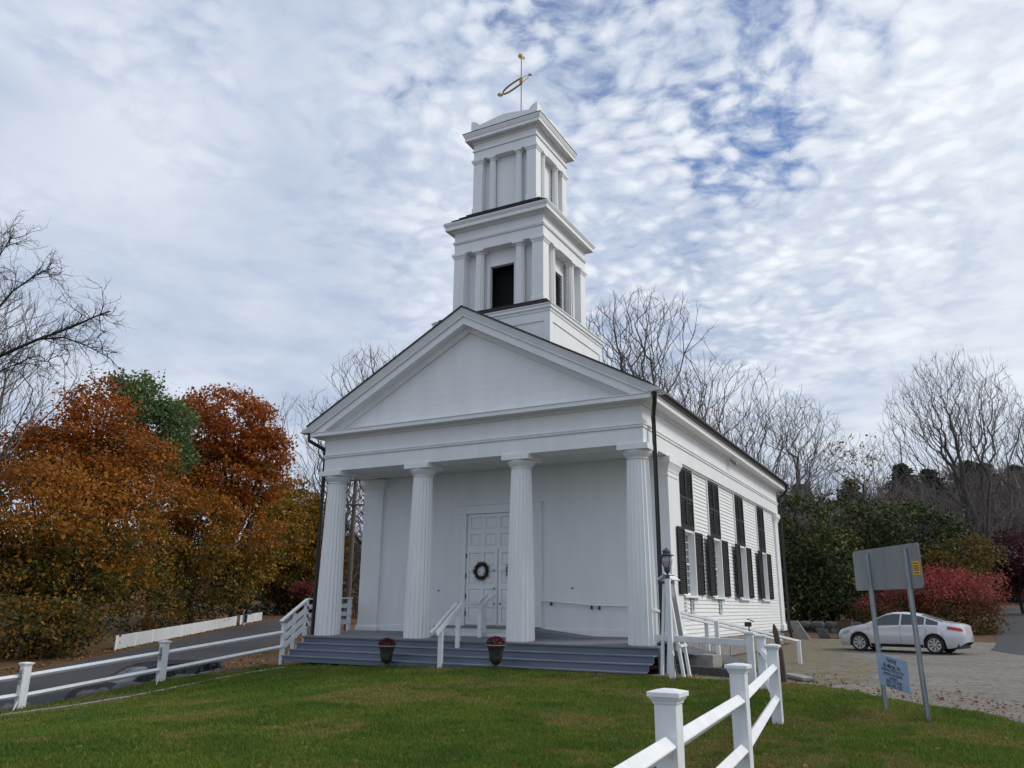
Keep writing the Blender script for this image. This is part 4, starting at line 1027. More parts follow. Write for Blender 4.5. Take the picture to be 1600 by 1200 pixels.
sed_top = ([-2.31, -2.25, -2.15, -1.95, -1.70, -1.35, -1.0, -.6, -.2, .15, .45, .8, 1.12, 1.4, 1.8, 2.1, 2.25, 2.32], [.70, .98, 1.04, 1.075, 1.10, 1.215, 1.325, 1.405, 1.435, 1.43, 1.37, 1.20, 1.02, .96, .885, .80, .70, .58])
sed_belt = ([-2.31, -1.9, -1.2, 0, 1.0, 1.6, 2.32], [.90, .98, .985, .945, .90, .83, .60])
mid = (-1.82, 33.79); yaw = R_(165)
car('parked_car', 'silver white sedan parked on the gravel in front of the red bushes', (mid[0], mid[1], h1(*mid)), yaw, 'carpaint', sed_top, sed_belt,
    ((-.14, .86), (-1.02, -.20), (-1.50, -1.08)), (('windscreen', .42, 1.10), ('rear_screen', -1.62, -.90))).scale = (.955, .96, .985)
hat_top = ([-2.31, -2.25, -2.1, -1.9, -1.6, -1.0, -.2, .3, .62, 1.0, 1.3, 1.55, 1.9, 2.15, 2.28, 2.32], [.80, 1.10, 1.32, 1.43, 1.47, 1.50, 1.50, 1.47, 1.38, 1.16, .99, .94, .88, .80, .70, .58])
car('parked_car', 'black hatchback parked below the lawn, its roof showing over the stones', (-20.9, 16.65, h1(-21.0, 16.5)+.02), R_(-93), 'carblack', hat_top, sed_belt,
    ((-.14, .86), (-1.02, -.20), (-1.75, -1.08)), (('windscreen', .55, 1.28), ('rear_screen', -2.2, -1.95)))

# ------------------------------------------------------------------ stones, slabs, far fence
def rock_mesh(seed, sx, sy, sz):
    r = np.random.default_rng(seed); V = []; F = []; nu, nv = 10, 7
    for j in range(nv+1):
        ph = math.pi*j/nv
        for i in range(nu):
            th = 2*math.pi*i/nu
            d = np.array([math.sin(ph)*math.cos(th), math.sin(ph)*math.sin(th), math.cos(ph)])
            d = np.sign(d)*np.abs(d)**.62; V.append(d*np.array([sx, sy, sz])*.5*(1+r.normal(0, .07)))
    for j in range(nv):
        for i in range(nu): F.append((j*nu+i, (j+1)*nu+i, (j+1)*nu+(i+1) % nu, j*nu+(i+1) % nu))
    return MB().add(V, F).mesh('stone', M['rock'], 50)
sw = thing('dry_stone_edge', 'row of rough grey stones holding the left edge of the lawn', 'stone wall', (-18.6, 13, -1.3))
y = 9.0; k = 0
while y < 18.0:
    ln_ = rng.uniform(.55, 1.05); x = float(np.interp(y, [0, 11, 14, 18, 22], [-20.9, -19.25, -18.55, -18.3, -18.3]))
    o = link('stone', rock_mesh(k, .7, ln_, .5), sw, (x+rng.normal(0, .05), y+ln_/2, h1(x+.5, y)-.21+rng.normal(0, .05)), (rng.normal(0, .08), rng.normal(0, .08), rng.normal(.1, .12)))
    o2 = link('stone', rock_mesh(k+50, .6, ln_, .6), sw, (x-.38, y+ln_/2+.2, h1(x+.5, y)-.62), (0, 0, rng.normal(.1, .1)))
    y += ln_*.92; k += 1
ed = thing('stone_edging', 'line of flat pale edging stones curving across the grass to the steps', 'edging', (-16.7, 15, -1))
EP = [(-17.9, 10.6), (-17.0, 11.6), (-16.45, 12.6), (-16.35, 13.9), (-16.6, 15.3), (-16.75, 16.5), (-16.75, 17.7)]
for (xa, ya_), (xb, yb_) in zip(EP[:-1], EP[1:]):
    part('edging_stone', MB().bar((xa, ya_+.02, h1(xa, ya_)+.0), (xb, yb_-.02, h1(xb, yb_)+.0), .14, .09), 'concrete', ed, bevel=.01)
# white picket fence along the far side of the road
pf = thing('picket_fence', 'low white picket fence along the far side of the climbing road', 'picket fence', (-45, 40, -1))
def rpos(s, n): return -26-.53*s+.85*n, 10+.85*s+.53*n
def picket_run(s0, s1):
    for a in np.arange(s0, s1-.1, 2.4):
        b = min(a+2.4, s1); mb = MB(); q = a+.06
        while q < b:
            x, y = rpos(q, -.55); z = h1(x, y); dx, dy = -.53*.045, .85*.045
            mb.add([(x-dx, y-dy, z+.03), (x+dx, y+dy, z+.03), (x+dx, y+dy, z+.68), (x, y, z+.73), (x-dx, y-dy, z+.68)], [(0,1,2,3,4)])
            x2, y2 = rpos(q, -.575)
            mb.add([(x2-dx, y2-dy, z+.03), (x2+dx, y2+dy, z+.03), (x2+dx, y2+dy, z+.68), (x2, y2, z+.73), (x2-dx, y2-dy, z+.68)], [(4,3,2,1,0)])
            q += .125
        part('pickets', mb, 'fence', pf, stuff=True)
        xa, ya_ = rpos(a, -.62); xb, yb_ = rpos(b, -.62)
        for dz in (.2, .55): part('rail', MB().bar((xa, ya_, h1(xa, ya_)+dz), (xb, yb_, h1(xb, yb_)+dz), .05, .08), 'fence', pf)
        part('post', MB().box(xa-.05, xa+.05, ya_-.05, ya_+.05, h1(xa, ya_)-.1, h1(xa, ya_)+.72), 'fence', pf)
picket_run(21., 43.); picket_run(44.2, 51.)
x, y = rpos(43.6, -.2); z = h1(x, y)
mbx = thing('mailbox', 'dark mailbox on a pale post in the gap of the picket fence', 'mailbox', (x, y, z))
part('post', MB().box(x-.06, x+.06, y-.06, y+.06, z-.1, z+1.15), 'plate', mbx); part('box', MB().box(x+.12, x+.42, y-.1, y+.4, z+.8, z+1.15), 'ink', mbx, bevel=.05)
part('bracket', MB().box(x+.07, x+.3, y+.0, y+.08, z+.2, z+.78), 'verdigris', mbx)
# short dark things beyond the stones
for px, py, hh, lab in ((286, 1058, .42, 'short dark post just behind the stones, right of the black hatchback'), (301, 1057, .5, 'short bent dark post behind the stones beside another dark post')):
    p = at(px, py, 22.6); g = h1(p[0], p[1]); tz = p[2]+hh*.45
    bend = .10 if px > 290 else 0
    tag(part('dark_post', MB().tube([(p[0], p[1], g-.1), (p[0], p[1], p[2]-.15), (p[0]+bend*.5, p[1]+bend*.3, p[2]+.05), (p[0]+bend*1.4, p[1]+bend, tz+.06)], [.06, .06, .055, .05], 6), 'plastic', None, 40), lab, 'post', 'short dark posts behind the stones')
p = at(336, 1040, 24.); g = h1(p[0], p[1])
dl = thing('dark_bollard', 'squat dark round post with a flat top behind the grass near the steps', 'bollard', (p[0], p[1], g))
part('drum', MB().lathe([(.10, g-.05-p[2]), (.11, -.05), (.13, .0), (.10, .06)], 12, tuple(p)), 'plastic', dl, 40)
part('flat_top', MB().bar((p[0]-.22, p[1]-.05, p[2]+.09), (p[0]+.2, p[1]+.05, p[2]+.09), .2, .03), 'plastic', dl)
# leaning slabs and a rusty box behind the church corner
def slab(x, y, w, h, lean, mat, name, label, cat):
    z = h1(x, y); c, s_ = math.cos(lean), math.sin(lean)
    def q(u, v, t): return (x+u+v*s_*-1, y+t, z-.05+v*c)
    tag(part(name, MB().hexa([q(-w/2, 0, 0), q(w/2, 0, 0), q(w/2, 0, .14), q(-w/2, 0, .14), q(-w*.45, h, .0), q(w*.2, h*1.02, .0), q(w*.2, h*1.02, .14), q(-w*.45, h, .14)]), mat, None, bevel=.02), label, cat)
slab(-6.35, 40.2, .62, .92, R_(22), 'concrete', 'leaning_slab', 'pale grey stone slab leaning left behind the church corner', 'slab')
slab(-5.45, 40.8, .55, .55, R_(24), 'rock', 'leaning_slab', 'smaller dark stone slab leaning behind the pale slab', 'slab')
bx = thing('rusty_cabinet', 'rusty brown upright box standing in front of the car by the evergreens', 'box', (-4.6, 41.3, -.4))
part('shell', MB().box(-4.85, -4.35, 41.1, 41.6, -.45, .42), 'raw', bx); part('corner_post', MB().box(-4.98, -4.88, 41.05, 41.15, -.45, .40), 'timber', bx); part('lid', MB().box(-4.88, -4.32, 41.07, 41.63, .421, .45), 'raw', bx)
# dark dry stone wall under the evergreens
dw = thing('dry_stone_wall', 'dark dry stone wall in the shade below the evergreens', 'stone wall', (-4, 44, -.4))
for row in range(2):
    x = -10.5+row*.3; k = 0
    while x < -1.5:
        w = rng.uniform(.5, .9); link('stone', rock_mesh(200+int(x*7)+row, w, .5, .42), dw, (x+w/2, 45.4+rng.normal(0, .12), h1(x, 44)+.05+row*.34), (0, 0, rng.normal(0, .1))); x += w*.96

# ------------------------------------------------------------------ trees
def branch_tree(seed, height, stems=1, spread=.5, levels=5, trunk_r=.28, clear=.18, droop=0.0, twig=.02, density=1.0, fork=(2, 4), vase=.55):
    "bare tree as tapered tubes; returns trunk builder and branches builder"
    r = np.random.default_rng(seed); tr, br = MB(), MB()
    def grow(p, d, ln_, rad, lev, mb):
        nseg = 4 if lev < 2 else (3 if lev < 4 else 2)
        pts = [p]; dirs = [d]; cur = p; dd_ = d
        for i in range(nseg):
            dd_ = dd_+r.normal(0, .10+.03*lev, 3)+np.array([0, 0, .05-droop*lev*.03]); dd_ /= np.linalg.norm(dd_)
            cur = cur+dd_*ln_/nseg; pts.append(cur); dirs.append(dd_)
        end = rad*(.62 if lev < levels else .35)
        rads = [rad+(end-rad)*i/nseg for i in range(nseg+1)]
        mb.tube(pts, rads, 7 if lev == 0 else (5 if lev < 2 else (4 if lev < 3 else 3)), cap=False)
        if lev >= levels: return
        nb_ = int(round((r.integers(fork[0], fork[1]+1)+ (2 if lev >= 1 else 0))*density))
        for k in range(nb_):
            t = 1.0 if k < 2 else r.uniform(.25, .95)
            i = min(int(t*nseg), nseg-1); f = t*nseg-i
            q = pts[i]+(pts[i+1]-pts[i])*f; base = dirs[min(i+1, nseg)]
            a = np.cross(base, r.normal(size=3)); a /= np.linalg.norm(a)
            an = r.uniform(.25, .6)*(1 if k < 2 else 1.35)*(spread/.5)
            nd = base*math.cos(an)+a*math.sin(an); nd[2] += .10*(vase/.55)*(1 if lev < 3 else .5); nd /= np.linalg.norm(nd)
            rr_ = max((rads[i]+(rads[i+1]-rads[i])*f)*(r.uniform(.55, .78) if k < 2 else r.uniform(.35, .55)), twig*.5)
            grow(q, nd, ln_*r.uniform(.60, .86)*(1 if k < 2 else .8), rr_, lev+1, br)
    L0 = height*.36
    for s in range(stems):
        a = 2*math.pi*s/max(stems, 1)+r.uniform(0, 1); lean = 0.06 if stems == 1 else .26
        d = np.array([lean*math.cos(a), lean*math.sin(a), 1.]); d /= np.linalg.norm(d)
        grow(np.array([.15*math.cos(a)*(stems > 1), .15*math.sin(a)*(stems > 1), -.3]), d, L0, trunk_r/(stems**.4), 0, tr)
    zs_ = max(v[2] for v in br.v); k_ = height/zs_
    for b in (tr, br): b.v = [(x*k_, y*k_, z*k_) for x, y, z in b.v]
    return tr, br
def crown_tree(seed, stems=3, n=2300, bf=.55, rad=(3.6, 3.6), z0=2.2, top=10., fork_z=1.2, reach=6.5, lean=.22, trunk_r=.26, egg=.58, twigs=3):
    "bare tree grown to fill an egg-shaped crown: every tip is joined to the wood by the shortest way that also keeps its path to the root short"
    r = np.random.default_rng(seed)
    P = [np.array([0, 0, -.3])]; par = [-1]
    def chain(i, q, k, wob):
        p0 = P[i]
        for j in range(1, k+1):
            P.append(p0+(q-p0)*j/k+(r.normal(0, wob, 3) if j < k else 0)); par.append(i); i = len(P)-1
        return i
    f = chain(0, np.array([0, 0, fork_z]), 3, .03)
    for k in range(stems):
        a = 2*math.pi*k/stems+r.uniform(0, .8); h_ = reach*r.uniform(.8, 1.05)
        l_ = lean*r.uniform(.7, 1.3)*(0.3 if stems == 1 else 1)
        m_ = chain(f, np.array([l_*.45*h_*math.cos(a), l_*.45*h_*math.sin(a), fork_z+(h_-fork_z)*.5]), 5, .05)
        chain(m_, np.array([l_*h_*math.cos(a), l_*h_*math.sin(a), h_]), 5, .06)
    d = r.normal(size=(n*3, 3)); d /= np.linalg.norm(d, axis=1)[:, None]
    rr = r.random(n*3)**(1/2.2); Q = d*rr[:, None]; zc = z0+(top-z0)*egg
    X = Q[:, :2]*np.array(rad); Z = np.where(Q[:, 2] > 0, zc+Q[:, 2]*(top-zc), zc+Q[:, 2]*(zc-z0))
    # lobes: keep tips where a coarse random field is high, so that the outline is uneven
    ph = r.uniform(0, 6.28, 6); fld = np.sin(X[:, 0]*1.3+ph[0])+np.sin(X[:, 1]*1.3+ph[1])+np.sin(Z*1.1+ph[2])+.7*np.sin((X[:, 0]+Z)*1.9+ph[3])+.7*np.sin((X[:, 1]-Z)*1.9+ph[4])
    k = fld > -.75; T = np.c_[X, Z][k][:n]
    T = T[np.argsort(np.linalg.norm(T-np.array([0, 0, fork_z]), axis=1))]
    cap = len(P)+len(T)*3+10; A = np.zeros((cap, 3)); Lp = np.zeros(cap); c = len(P); A[:c] = P
    for i in range(1, c): Lp[i] = Lp[par[i]]+np.linalg.norm(A[i]-A[par[i]])
    for t in T:
        dv_ = A[:c]-t; ds = np.sqrt((dv_*dv_).sum(1)); cost = ds+bf*Lp[:c]+ds*1.3*np.clip(.62+dv_[:, 2]/(ds+1e-6), 0, None)
        i = int(np.argmin(cost)); L_ = ds[i]; k = 1 if L_ < .35 else (2 if L_ < .9 else 3)
        p0 = A[i].copy(); prev = i
        for j in range(1, k+1):
            q = p0+(t-p0)*j/k+(r.normal(0, .03*L_, 3)+np.array([0, 0, -.06*L_]) if j < k else 0)
            A[c] = q; par.append(prev); Lp[c] = Lp[prev]+np.linalg.norm(q-A[prev]); prev = c; c += 1
    kids = [[] for _ in range(c)]
    for i in range(1, c): kids[par[i]].append(i)
    w = np.zeros(c)
    for i in range(c-1, -1, -1): w[i] = 1. if not kids[i] else w[i]+0
    order = sorted(range(c), key=lambda i: -i)
    for i in order:
        if kids[i]: w[i] = sum(w[j] for j in kids[i])
    R = trunk_r*(w/w[0])**.54; R = np.maximum(R, .005)
    tr, br = MB(), MB()
    def run(i0):
        stack = [(0, i0)] if i0 else [(0, k) for k in kids[0]]
        while stack:
            a_, b_ = stack.pop(); pts = [A[a_]]; rad_ = [min(R[a_], R[b_]*1.5)]; cur = b_
            while True:
                pts.append(A[cur]); rad_.append(R[cur])
                if not kids[cur]: break
                ks = sorted(kids[cur], key=lambda j: -w[j])
                for j in ks[1:]: stack.append((cur, j))
                cur = ks[0]
            big = rad_[1] > .05
            (tr if big else br).tube(pts, rad_, 7 if rad_[1] > .12 else (5 if big else 3), cap=False)
    run(None)
    tips = [i for i in range(c) if not kids[i]]
    for i in tips:
        d0 = A[i]-A[par[i]]; d0 /= np.linalg.norm(d0)+1e-9
        for k in range(twigs):
            d1 = d0+r.normal(0, .38, 3)+np.array([0, 0, .22]); d1 /= np.linalg.norm(d1); e = A[i]+d1*r.uniform(.15, .42)
            br.tube([A[i]-d0*r.uniform(0, .1), e], [.0048, .003], 3, cap=False)
    return tr, br
BARE = {}
def bare_tree(kind, base, height, label, rotz=0.0, group='bare trees', widen=1.0, mat='twig'):
    if kind not in BARE:
        t_, b_ = crown_tree(kind, **KINDS[kind])
        BARE[kind] = (t_.mesh('trunk', M['bark'], 60), b_.mesh('crown', M[mat]))
    s = height/10.
    o = local_thing('bare_tree', label, 'tree', base, group, rotz); o.scale = (s*widen, s*widen, s)
    for nm, me in zip(('trunk', 'crown'), BARE[kind]): link(nm, me, o)
    return o
KINDS = {3: dict(stems=4, n=2000, rad=(3.4, 3.4), z0=2.4, fork_z=1.0, lean=.17, reach=7.2), 5: dict(stems=2, n=1700, rad=(3.0, 3.0), z0=2.5, fork_z=2.2, lean=.14, reach=7.5),
         8: dict(stems=3, n=1700, rad=(4.3, 4.3), z0=1.6, fork_z=1.2, lean=.30, reach=6.0, egg=.5), 13: dict(stems=1, n=1100, rad=(2.6, 2.6), z0=1.8, fork_z=2.2, reach=8.0, trunk_r=.15)}
def stand(px, dep, top_py):
    "foot and height of a tree seen at column px, dep metres into the view, its top at row top_py"
    p = at(px, 900, dep); q = at(px, top_py, dep)
    d = np.array([p[0], p[1]]); z = h1(p[0], p[1]); return (float(q[0]), float(q[1]), h1(q[0], q[1])-.1), float(q[2]-h1(q[0], q[1])+.1)
b, h = stand(1487, 62, 553); bare_tree(3, b, h, 'tall bare multi stemmed tree at the right above the road sign', .6, widen=.86)
b, h = stand(1005, 50, 458); bare_tree(5, b, h, 'tall bare tree rising behind the church roof right of the tower', 1.2, widen=.9)
b, h = stand(1108, 56, 560); bare_tree(8, b, h, 'bare tree with spreading limbs behind the middle of the church roof', 2.0)
b, h = stand(1168, 64, 615); bare_tree(8, b, h, 'bushy bare tree behind the rear of the church roof', 4.1)
b, h = stand(1218, 66, 618); bare_tree(13, b, h, 'slender bare tree just past the rear eave of the church', .3, widen=1.15)
b, h = stand(1335, 80, 680); yt_ = bare_tree(13, b, h, 'thin half bare tree with a few yellow leaves on the right skyline', 1.0, widen=1.3)
b, h = stand(1612, 70, 640); bare_tree(5, b, h, 'bare tree cut by the right edge of the picture', 3.0)
b, h = stand(600, 92, 545); bare_tree(5, b, h, 'bare tree showing over the left slope of the church roof', 2.5, widen=.9)
b, h = stand(522, 98, 612); bare_tree(8, b, h, 'smaller bare tree beside the left eave of the church', 5.2)
b, h = stand(-150, 40, 350); bare_tree(8, b, h, 'large bare tree reaching in from the left edge', .4, widen=.95)
b, h = stand(-25, 58, 430); bare_tree(3, b, h, 'bare tree with fine twigs behind the orange trees at the left edge', 2.2, widen=.9)
b, h = stand(-290, 36, -10); bare_tree(5, b, h, 'very tall bare tree with only twig ends showing at the upper left', 4.4)

# the long dark limb that the left-hand tree reaches into the picture
lt = [o for o in col.objects if o.name.startswith('bare_tree') and o.get('label', '').startswith('large bare tree')][0]
lr = np.random.default_rng(77); lm = MB()
def sprout(p, d, ln_, r_, lev):
    pts = [p]; q = p
    for k in range(3):
        d = d+lr.normal(0, .22, 3); d /= np.linalg.norm(d); q = q+d*ln_/3; pts.append(q)
    lm.tube(pts, [r_, r_*.8, r_*.65, r_*.45], 3, cap=False)
    if lev > 0:
        for k in range(4):
            a = pts[1+lr.integers(0, 3)]; nd = d+lr.normal(0, .62, 3)+CR*.1; nd /= np.linalg.norm(nd); sprout(a, nd, ln_*lr.uniform(.45, .75), r_*.55, lev-1)
for path, r0 in (([(-170, 640), (-60, 590), (0, 556), (60, 530), (110, 512), (150, 494), (172, 486)], .10), ([(60, 530), (100, 527), (135, 540), (165, 556)], .05), ([(-60, 590), (-20, 500), (20, 455), (55, 430), (85, 418)], .06), ([(-60, 540), (-20, 440), (2, 395), (18, 372)], .05), ([(-60, 590), (0, 580), (45, 560), (80, 566)], .04)):
    W_ = [at(a, b, 34+lr.normal(0, .2)) for a, b in path]; n_ = len(W_)
    lm.tube(W_, [r0*(1-.75*i/(n_-1)) for i in range(n_)], 5, cap=False)
    for i in range(1, n_):
        for k in range(7):
            t = lr.random(); p_ = W_[i-1]*(1-t)+W_[i]*t; d_ = (W_[i]-W_[i-1]); d_ /= np.linalg.norm(d_)
            nd = d_*.7+lr.normal(0, .55, 3)+np.array([0, 0, .25]); nd /= np.linalg.norm(nd); sprout(p_, nd, lr.uniform(.5, 1.3), .022, 2)
bpy.context.view_layer.update()
lo = link('limb', lm.mesh('limb', M['barkdark'])); lo.parent = lt; lo.matrix_parent_inverse = lt.matrix_world.inverted()

def crown(blobs, n, size, pal, per=34, spread=.42, up=.5, shell=.55, jit=.9, gaps=1.1):
    "leaf clumps spread through a set of ellipsoids; pal(P, rnd) gives each clump a colour"
    blobs = np.array(blobs, float); w = blobs[:, 3]*blobs[:, 4]*blobs[:, 5]; w = w**(2/3); w /= w.sum()
    nc = n//per; bi = rng.choice(len(blobs), nc, p=w)
    d = rng.normal(size=(nc, 3)); d /= np.linalg.norm(d, axis=1)[:, None]
    rad = rng.random(nc)**(1/3); rad = np.where(rng.random(nc) < shell, rng.uniform(.82, 1.06, nc), rad)
    C_ = blobs[bi, :3]+d*rad[:, None]*blobs[bi, 3:6]
    if gaps:        # leave pockets where no clump hangs, so that sky and limbs show through
        q = C_*gaps; ph = rng.uniform(0, 6.28, 4); f_ = np.sin(q[:, 0]*1.7+ph[0])*np.sin(q[:, 1]*1.7+ph[1])+np.sin(q[:, 2]*2.1+ph[2]+q[:, 0])*.9
        ok = f_ > -.75; C_ = C_[ok]; d = d[ok]; nc = len(C_)
    sp_ = spread*rng.uniform(.6, 1.3, nc)
    P = np.repeat(C_, per, 0)+rng.normal(size=(nc*per, 3))*np.repeat(sp_, per)[:, None]*np.array([1, 1, .6])
    nrm = np.repeat(d, per, 0)*.5+np.array([0, 0, up])
    tc_ = pal(C_, rng.random(nc)); tint = np.repeat(tc_, per, 0)
    tint = tint*rng.uniform(.8, 1.2, (len(P), 1))
    return leaf_quads(P, nrm, size, tint, jit)
def lerp3(a, b, t): return np.array(a)*(1-t[:, None])+np.array(b)*t[:, None]
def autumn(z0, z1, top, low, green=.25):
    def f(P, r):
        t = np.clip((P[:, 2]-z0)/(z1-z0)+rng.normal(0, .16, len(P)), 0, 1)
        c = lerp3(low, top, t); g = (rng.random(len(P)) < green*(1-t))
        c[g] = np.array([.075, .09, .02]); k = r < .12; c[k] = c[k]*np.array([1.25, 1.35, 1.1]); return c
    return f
def leafy(name, label, blobs, n, size, pal, base, limbs=6, trunk_r=.22, group=None, cat='tree', mat='leaf', bark='barkdark', **kw):
    o = thing(name, label, cat, base, group)
    blobs = np.array(blobs, float); mb = MB(); b0 = np.array(base)
    topc = blobs[np.argmax(blobs[:, 2]), :3]
    mb.tube([b0-np.array([0, 0, .3]), b0*.7+topc*.3+rng.normal(0, .12, 3), b0*.35+topc*.65+rng.normal(0, .2, 3), topc], [trunk_r, trunk_r*.8, trunk_r*.5, trunk_r*.15], 7)
    for k in range(limbs):
        q = blobs[rng.integers(len(blobs))]; tgt = q[:3]+rng.normal(0, .35, 3)*q[3:6]; t = rng.uniform(.15, .6)
        s = b0*(1-t)+topc*t; m_ = (s+tgt)/2+np.array([0, 0, -.3])+rng.normal(0, .2, 3)
        mb.tube([s, m_, tgt], [trunk_r*.42, trunk_r*.26, trunk_r*.08], 5)
    part('trunk', mb, bark, o, 60)
    V, F, c = crown(blobs, n, size, pal, **kw)
    link('crown', fast_mesh('crown', V, F, M[mat], c), o); return o
def blobs_px(lst):
    "ellipsoids from (px, py, depth, radius across in px, radius up in px)"
    out = []
    for px, py, dep, rx_, ry_ in lst:
        p = at(px, py, dep); a, b = rx_*dep/1236., ry_*dep/1236.; out.append((*p, a, a*.9, b))
    return out
RUST, ORNG, GOLD, YEL = (.32, .090, .016), (.34, .130, .018), (.29, .165, .022), (.215, .155, .022)
def foot(px, dep):
    p = at(px, 960, dep); return (float(p[0]), float(p[1]), h1(p[0], p[1]))
MAP = [
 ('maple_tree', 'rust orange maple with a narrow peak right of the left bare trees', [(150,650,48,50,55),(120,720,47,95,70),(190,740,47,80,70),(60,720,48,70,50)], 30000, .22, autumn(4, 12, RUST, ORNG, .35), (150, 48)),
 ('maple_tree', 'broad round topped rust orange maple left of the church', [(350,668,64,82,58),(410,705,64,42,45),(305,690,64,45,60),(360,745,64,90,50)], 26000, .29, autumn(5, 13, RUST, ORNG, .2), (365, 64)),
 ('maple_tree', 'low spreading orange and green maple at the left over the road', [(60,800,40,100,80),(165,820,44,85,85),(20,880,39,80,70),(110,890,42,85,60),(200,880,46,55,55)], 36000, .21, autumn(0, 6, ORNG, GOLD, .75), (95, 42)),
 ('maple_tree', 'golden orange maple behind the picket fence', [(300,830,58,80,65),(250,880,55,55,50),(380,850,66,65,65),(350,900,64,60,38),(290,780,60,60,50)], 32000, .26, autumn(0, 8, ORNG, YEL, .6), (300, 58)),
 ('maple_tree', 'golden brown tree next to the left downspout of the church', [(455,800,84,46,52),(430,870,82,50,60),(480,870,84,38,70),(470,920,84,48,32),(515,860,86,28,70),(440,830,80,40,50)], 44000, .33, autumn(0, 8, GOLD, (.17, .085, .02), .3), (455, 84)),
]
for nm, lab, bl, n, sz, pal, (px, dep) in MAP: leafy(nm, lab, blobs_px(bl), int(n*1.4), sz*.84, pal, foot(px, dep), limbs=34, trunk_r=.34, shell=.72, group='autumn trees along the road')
GRN = lambda P, r: lerp3((.085, .14, .05), (.15, .215, .085), r)
leafy('locust_tree', 'airy green tree between the two rust orange maples', blobs_px([(212,600,54,36,20),(222,640,53,42,42),(265,665,53,36,38),(250,705,52,45,40),(280,705,53,25,30)]), 20000, .20, GRN, foot(235, 55), limbs=9, trunk_r=.16, group='autumn trees along the road', per=22, spread=.38)
# dark shrub undergrowth at the foot of those trees
def low_mass(name, label, pts, n, size, pal, mat='leaf', group=None, cat='shrub', **kw):
    return leafy(name, label, blobs_px(pts), n, size, pal, foot(pts[0][0], pts[0][2]), limbs=5, trunk_r=.07, group=group, cat=cat, mat=mat, **kw)
DK = lambda P, r: np.where((r > .55)[:, None], lerp3((.18, .12, .02), (.26, .13, .018), r), lerp3((.035, .042, .014), (.10, .09, .022), r*1.8))
low_mass('road_shrub', 'dark olive undergrowth at the left edge behind the road', [(30,990,36,95,48),(100,975,37,62,38)], 12000, .16, DK)
low_mass('road_shrub', 'dark undergrowth behind the long run of the picket fence', [(225,945,52,65,40),(310,935,60,70,36)], 12000, .18, DK)
low_mass('road_shrub', 'dark green shrub behind the mailbox and fence end', [(385,930,80,40,28),(450,935,86,50,32)], 9000, .22, lambda P, r: lerp3((.03, .045, .016), (.09, .085, .02), r))
low_mass('red_shrub', 'small red shrub beside the golden brown tree', [(474,920,76,10,9)], 1400, .18, lambda P, r: lerp3((.13, .025, .02), (.18, .05, .035), r))
# evergreens behind the lot
EV = lambda P, r: np.where((r > .8)[:, None], np.array([.13, .13, .035]), lerp3((.018, .036, .016), (.085, .11, .03), r**1.2))
def evergreen(label, pts, n, foot_px):
    leafy('evergreen_tree', label, blobs_px(pts), n, .17, EV, foot(*foot_px), limbs=6, trunk_r=.2, group='dark evergreens behind the gravel lot', mat='needle', per=64, spread=.46, up=.35)
evergreen('dark evergreen standing against the rear corner of the church', [(1255,850,47,60,75),(1240,920,46,45,50),(1290,905,45,55,65)], 24000, (1255, 47))
evergreen('broad dark evergreen in the middle behind the silver car', [(1340,830,49,70,55),(1350,890,48,75,65),(1310,940,45,65,40)], 26000, (1340, 49))
evergreen('dark evergreen behind the back of the road sign', [(1430,840,51,65,55),(1440,900,50,70,60),(1390,945,46,50,35)], 22000, (1430, 51))
# the burning bushes and the shrubs above them
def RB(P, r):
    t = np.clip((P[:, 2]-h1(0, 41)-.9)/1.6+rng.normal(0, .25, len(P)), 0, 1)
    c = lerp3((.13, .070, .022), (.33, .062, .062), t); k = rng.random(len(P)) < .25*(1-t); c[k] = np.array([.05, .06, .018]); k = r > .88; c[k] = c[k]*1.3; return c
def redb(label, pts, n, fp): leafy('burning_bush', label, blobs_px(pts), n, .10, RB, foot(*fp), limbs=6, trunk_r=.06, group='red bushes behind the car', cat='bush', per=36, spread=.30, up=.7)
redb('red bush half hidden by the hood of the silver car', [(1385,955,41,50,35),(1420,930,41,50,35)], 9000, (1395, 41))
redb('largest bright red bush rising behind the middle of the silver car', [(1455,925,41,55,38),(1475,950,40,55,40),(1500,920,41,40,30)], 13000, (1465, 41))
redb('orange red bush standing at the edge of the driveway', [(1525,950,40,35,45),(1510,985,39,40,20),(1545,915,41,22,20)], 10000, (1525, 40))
OB = lambda P, r: lerp3((.07, .075, .02), (.20, .115, .022), r)
leafy('olive_shrub', 'olive and orange tall shrub between the evergreens and the driveway', blobs_px([(1510,875,47,38,32),(1480,890,46,35,30),(1535,890,47,25,25)]), 9000, .17, OB, foot(1505, 47), limbs=5, trunk_r=.09)
leafy('purple_tree', 'dark purple leaved tree at the right edge above the barn', blobs_px([(1585,870,58,42,35),(1610,900,58,40,30),(1560,890,58,25,25)]), 11000, .2, lambda P, r: lerp3((.045, .014, .022), (.10, .025, .035), r), foot(1600, 58), limbs=6, trunk_r=.14)
# a few yellow leaves on the half bare tree
V, F, c = crown(blobs_px([(1335,720,80,40,40)]), 500, .26, lambda P, r: lerp3((.30, .27, .08), (.24, .25, .10), r), per=5, spread=.3)
bpy.context.view_layer.update()
yl = link('leaves', fast_mesh('leaves', V, F, M['leaf'], c)); yl.parent = yt_; yl.matrix_parent_inverse = yt_.matrix_world.inverted(); yl['kind'] = 'stuff'

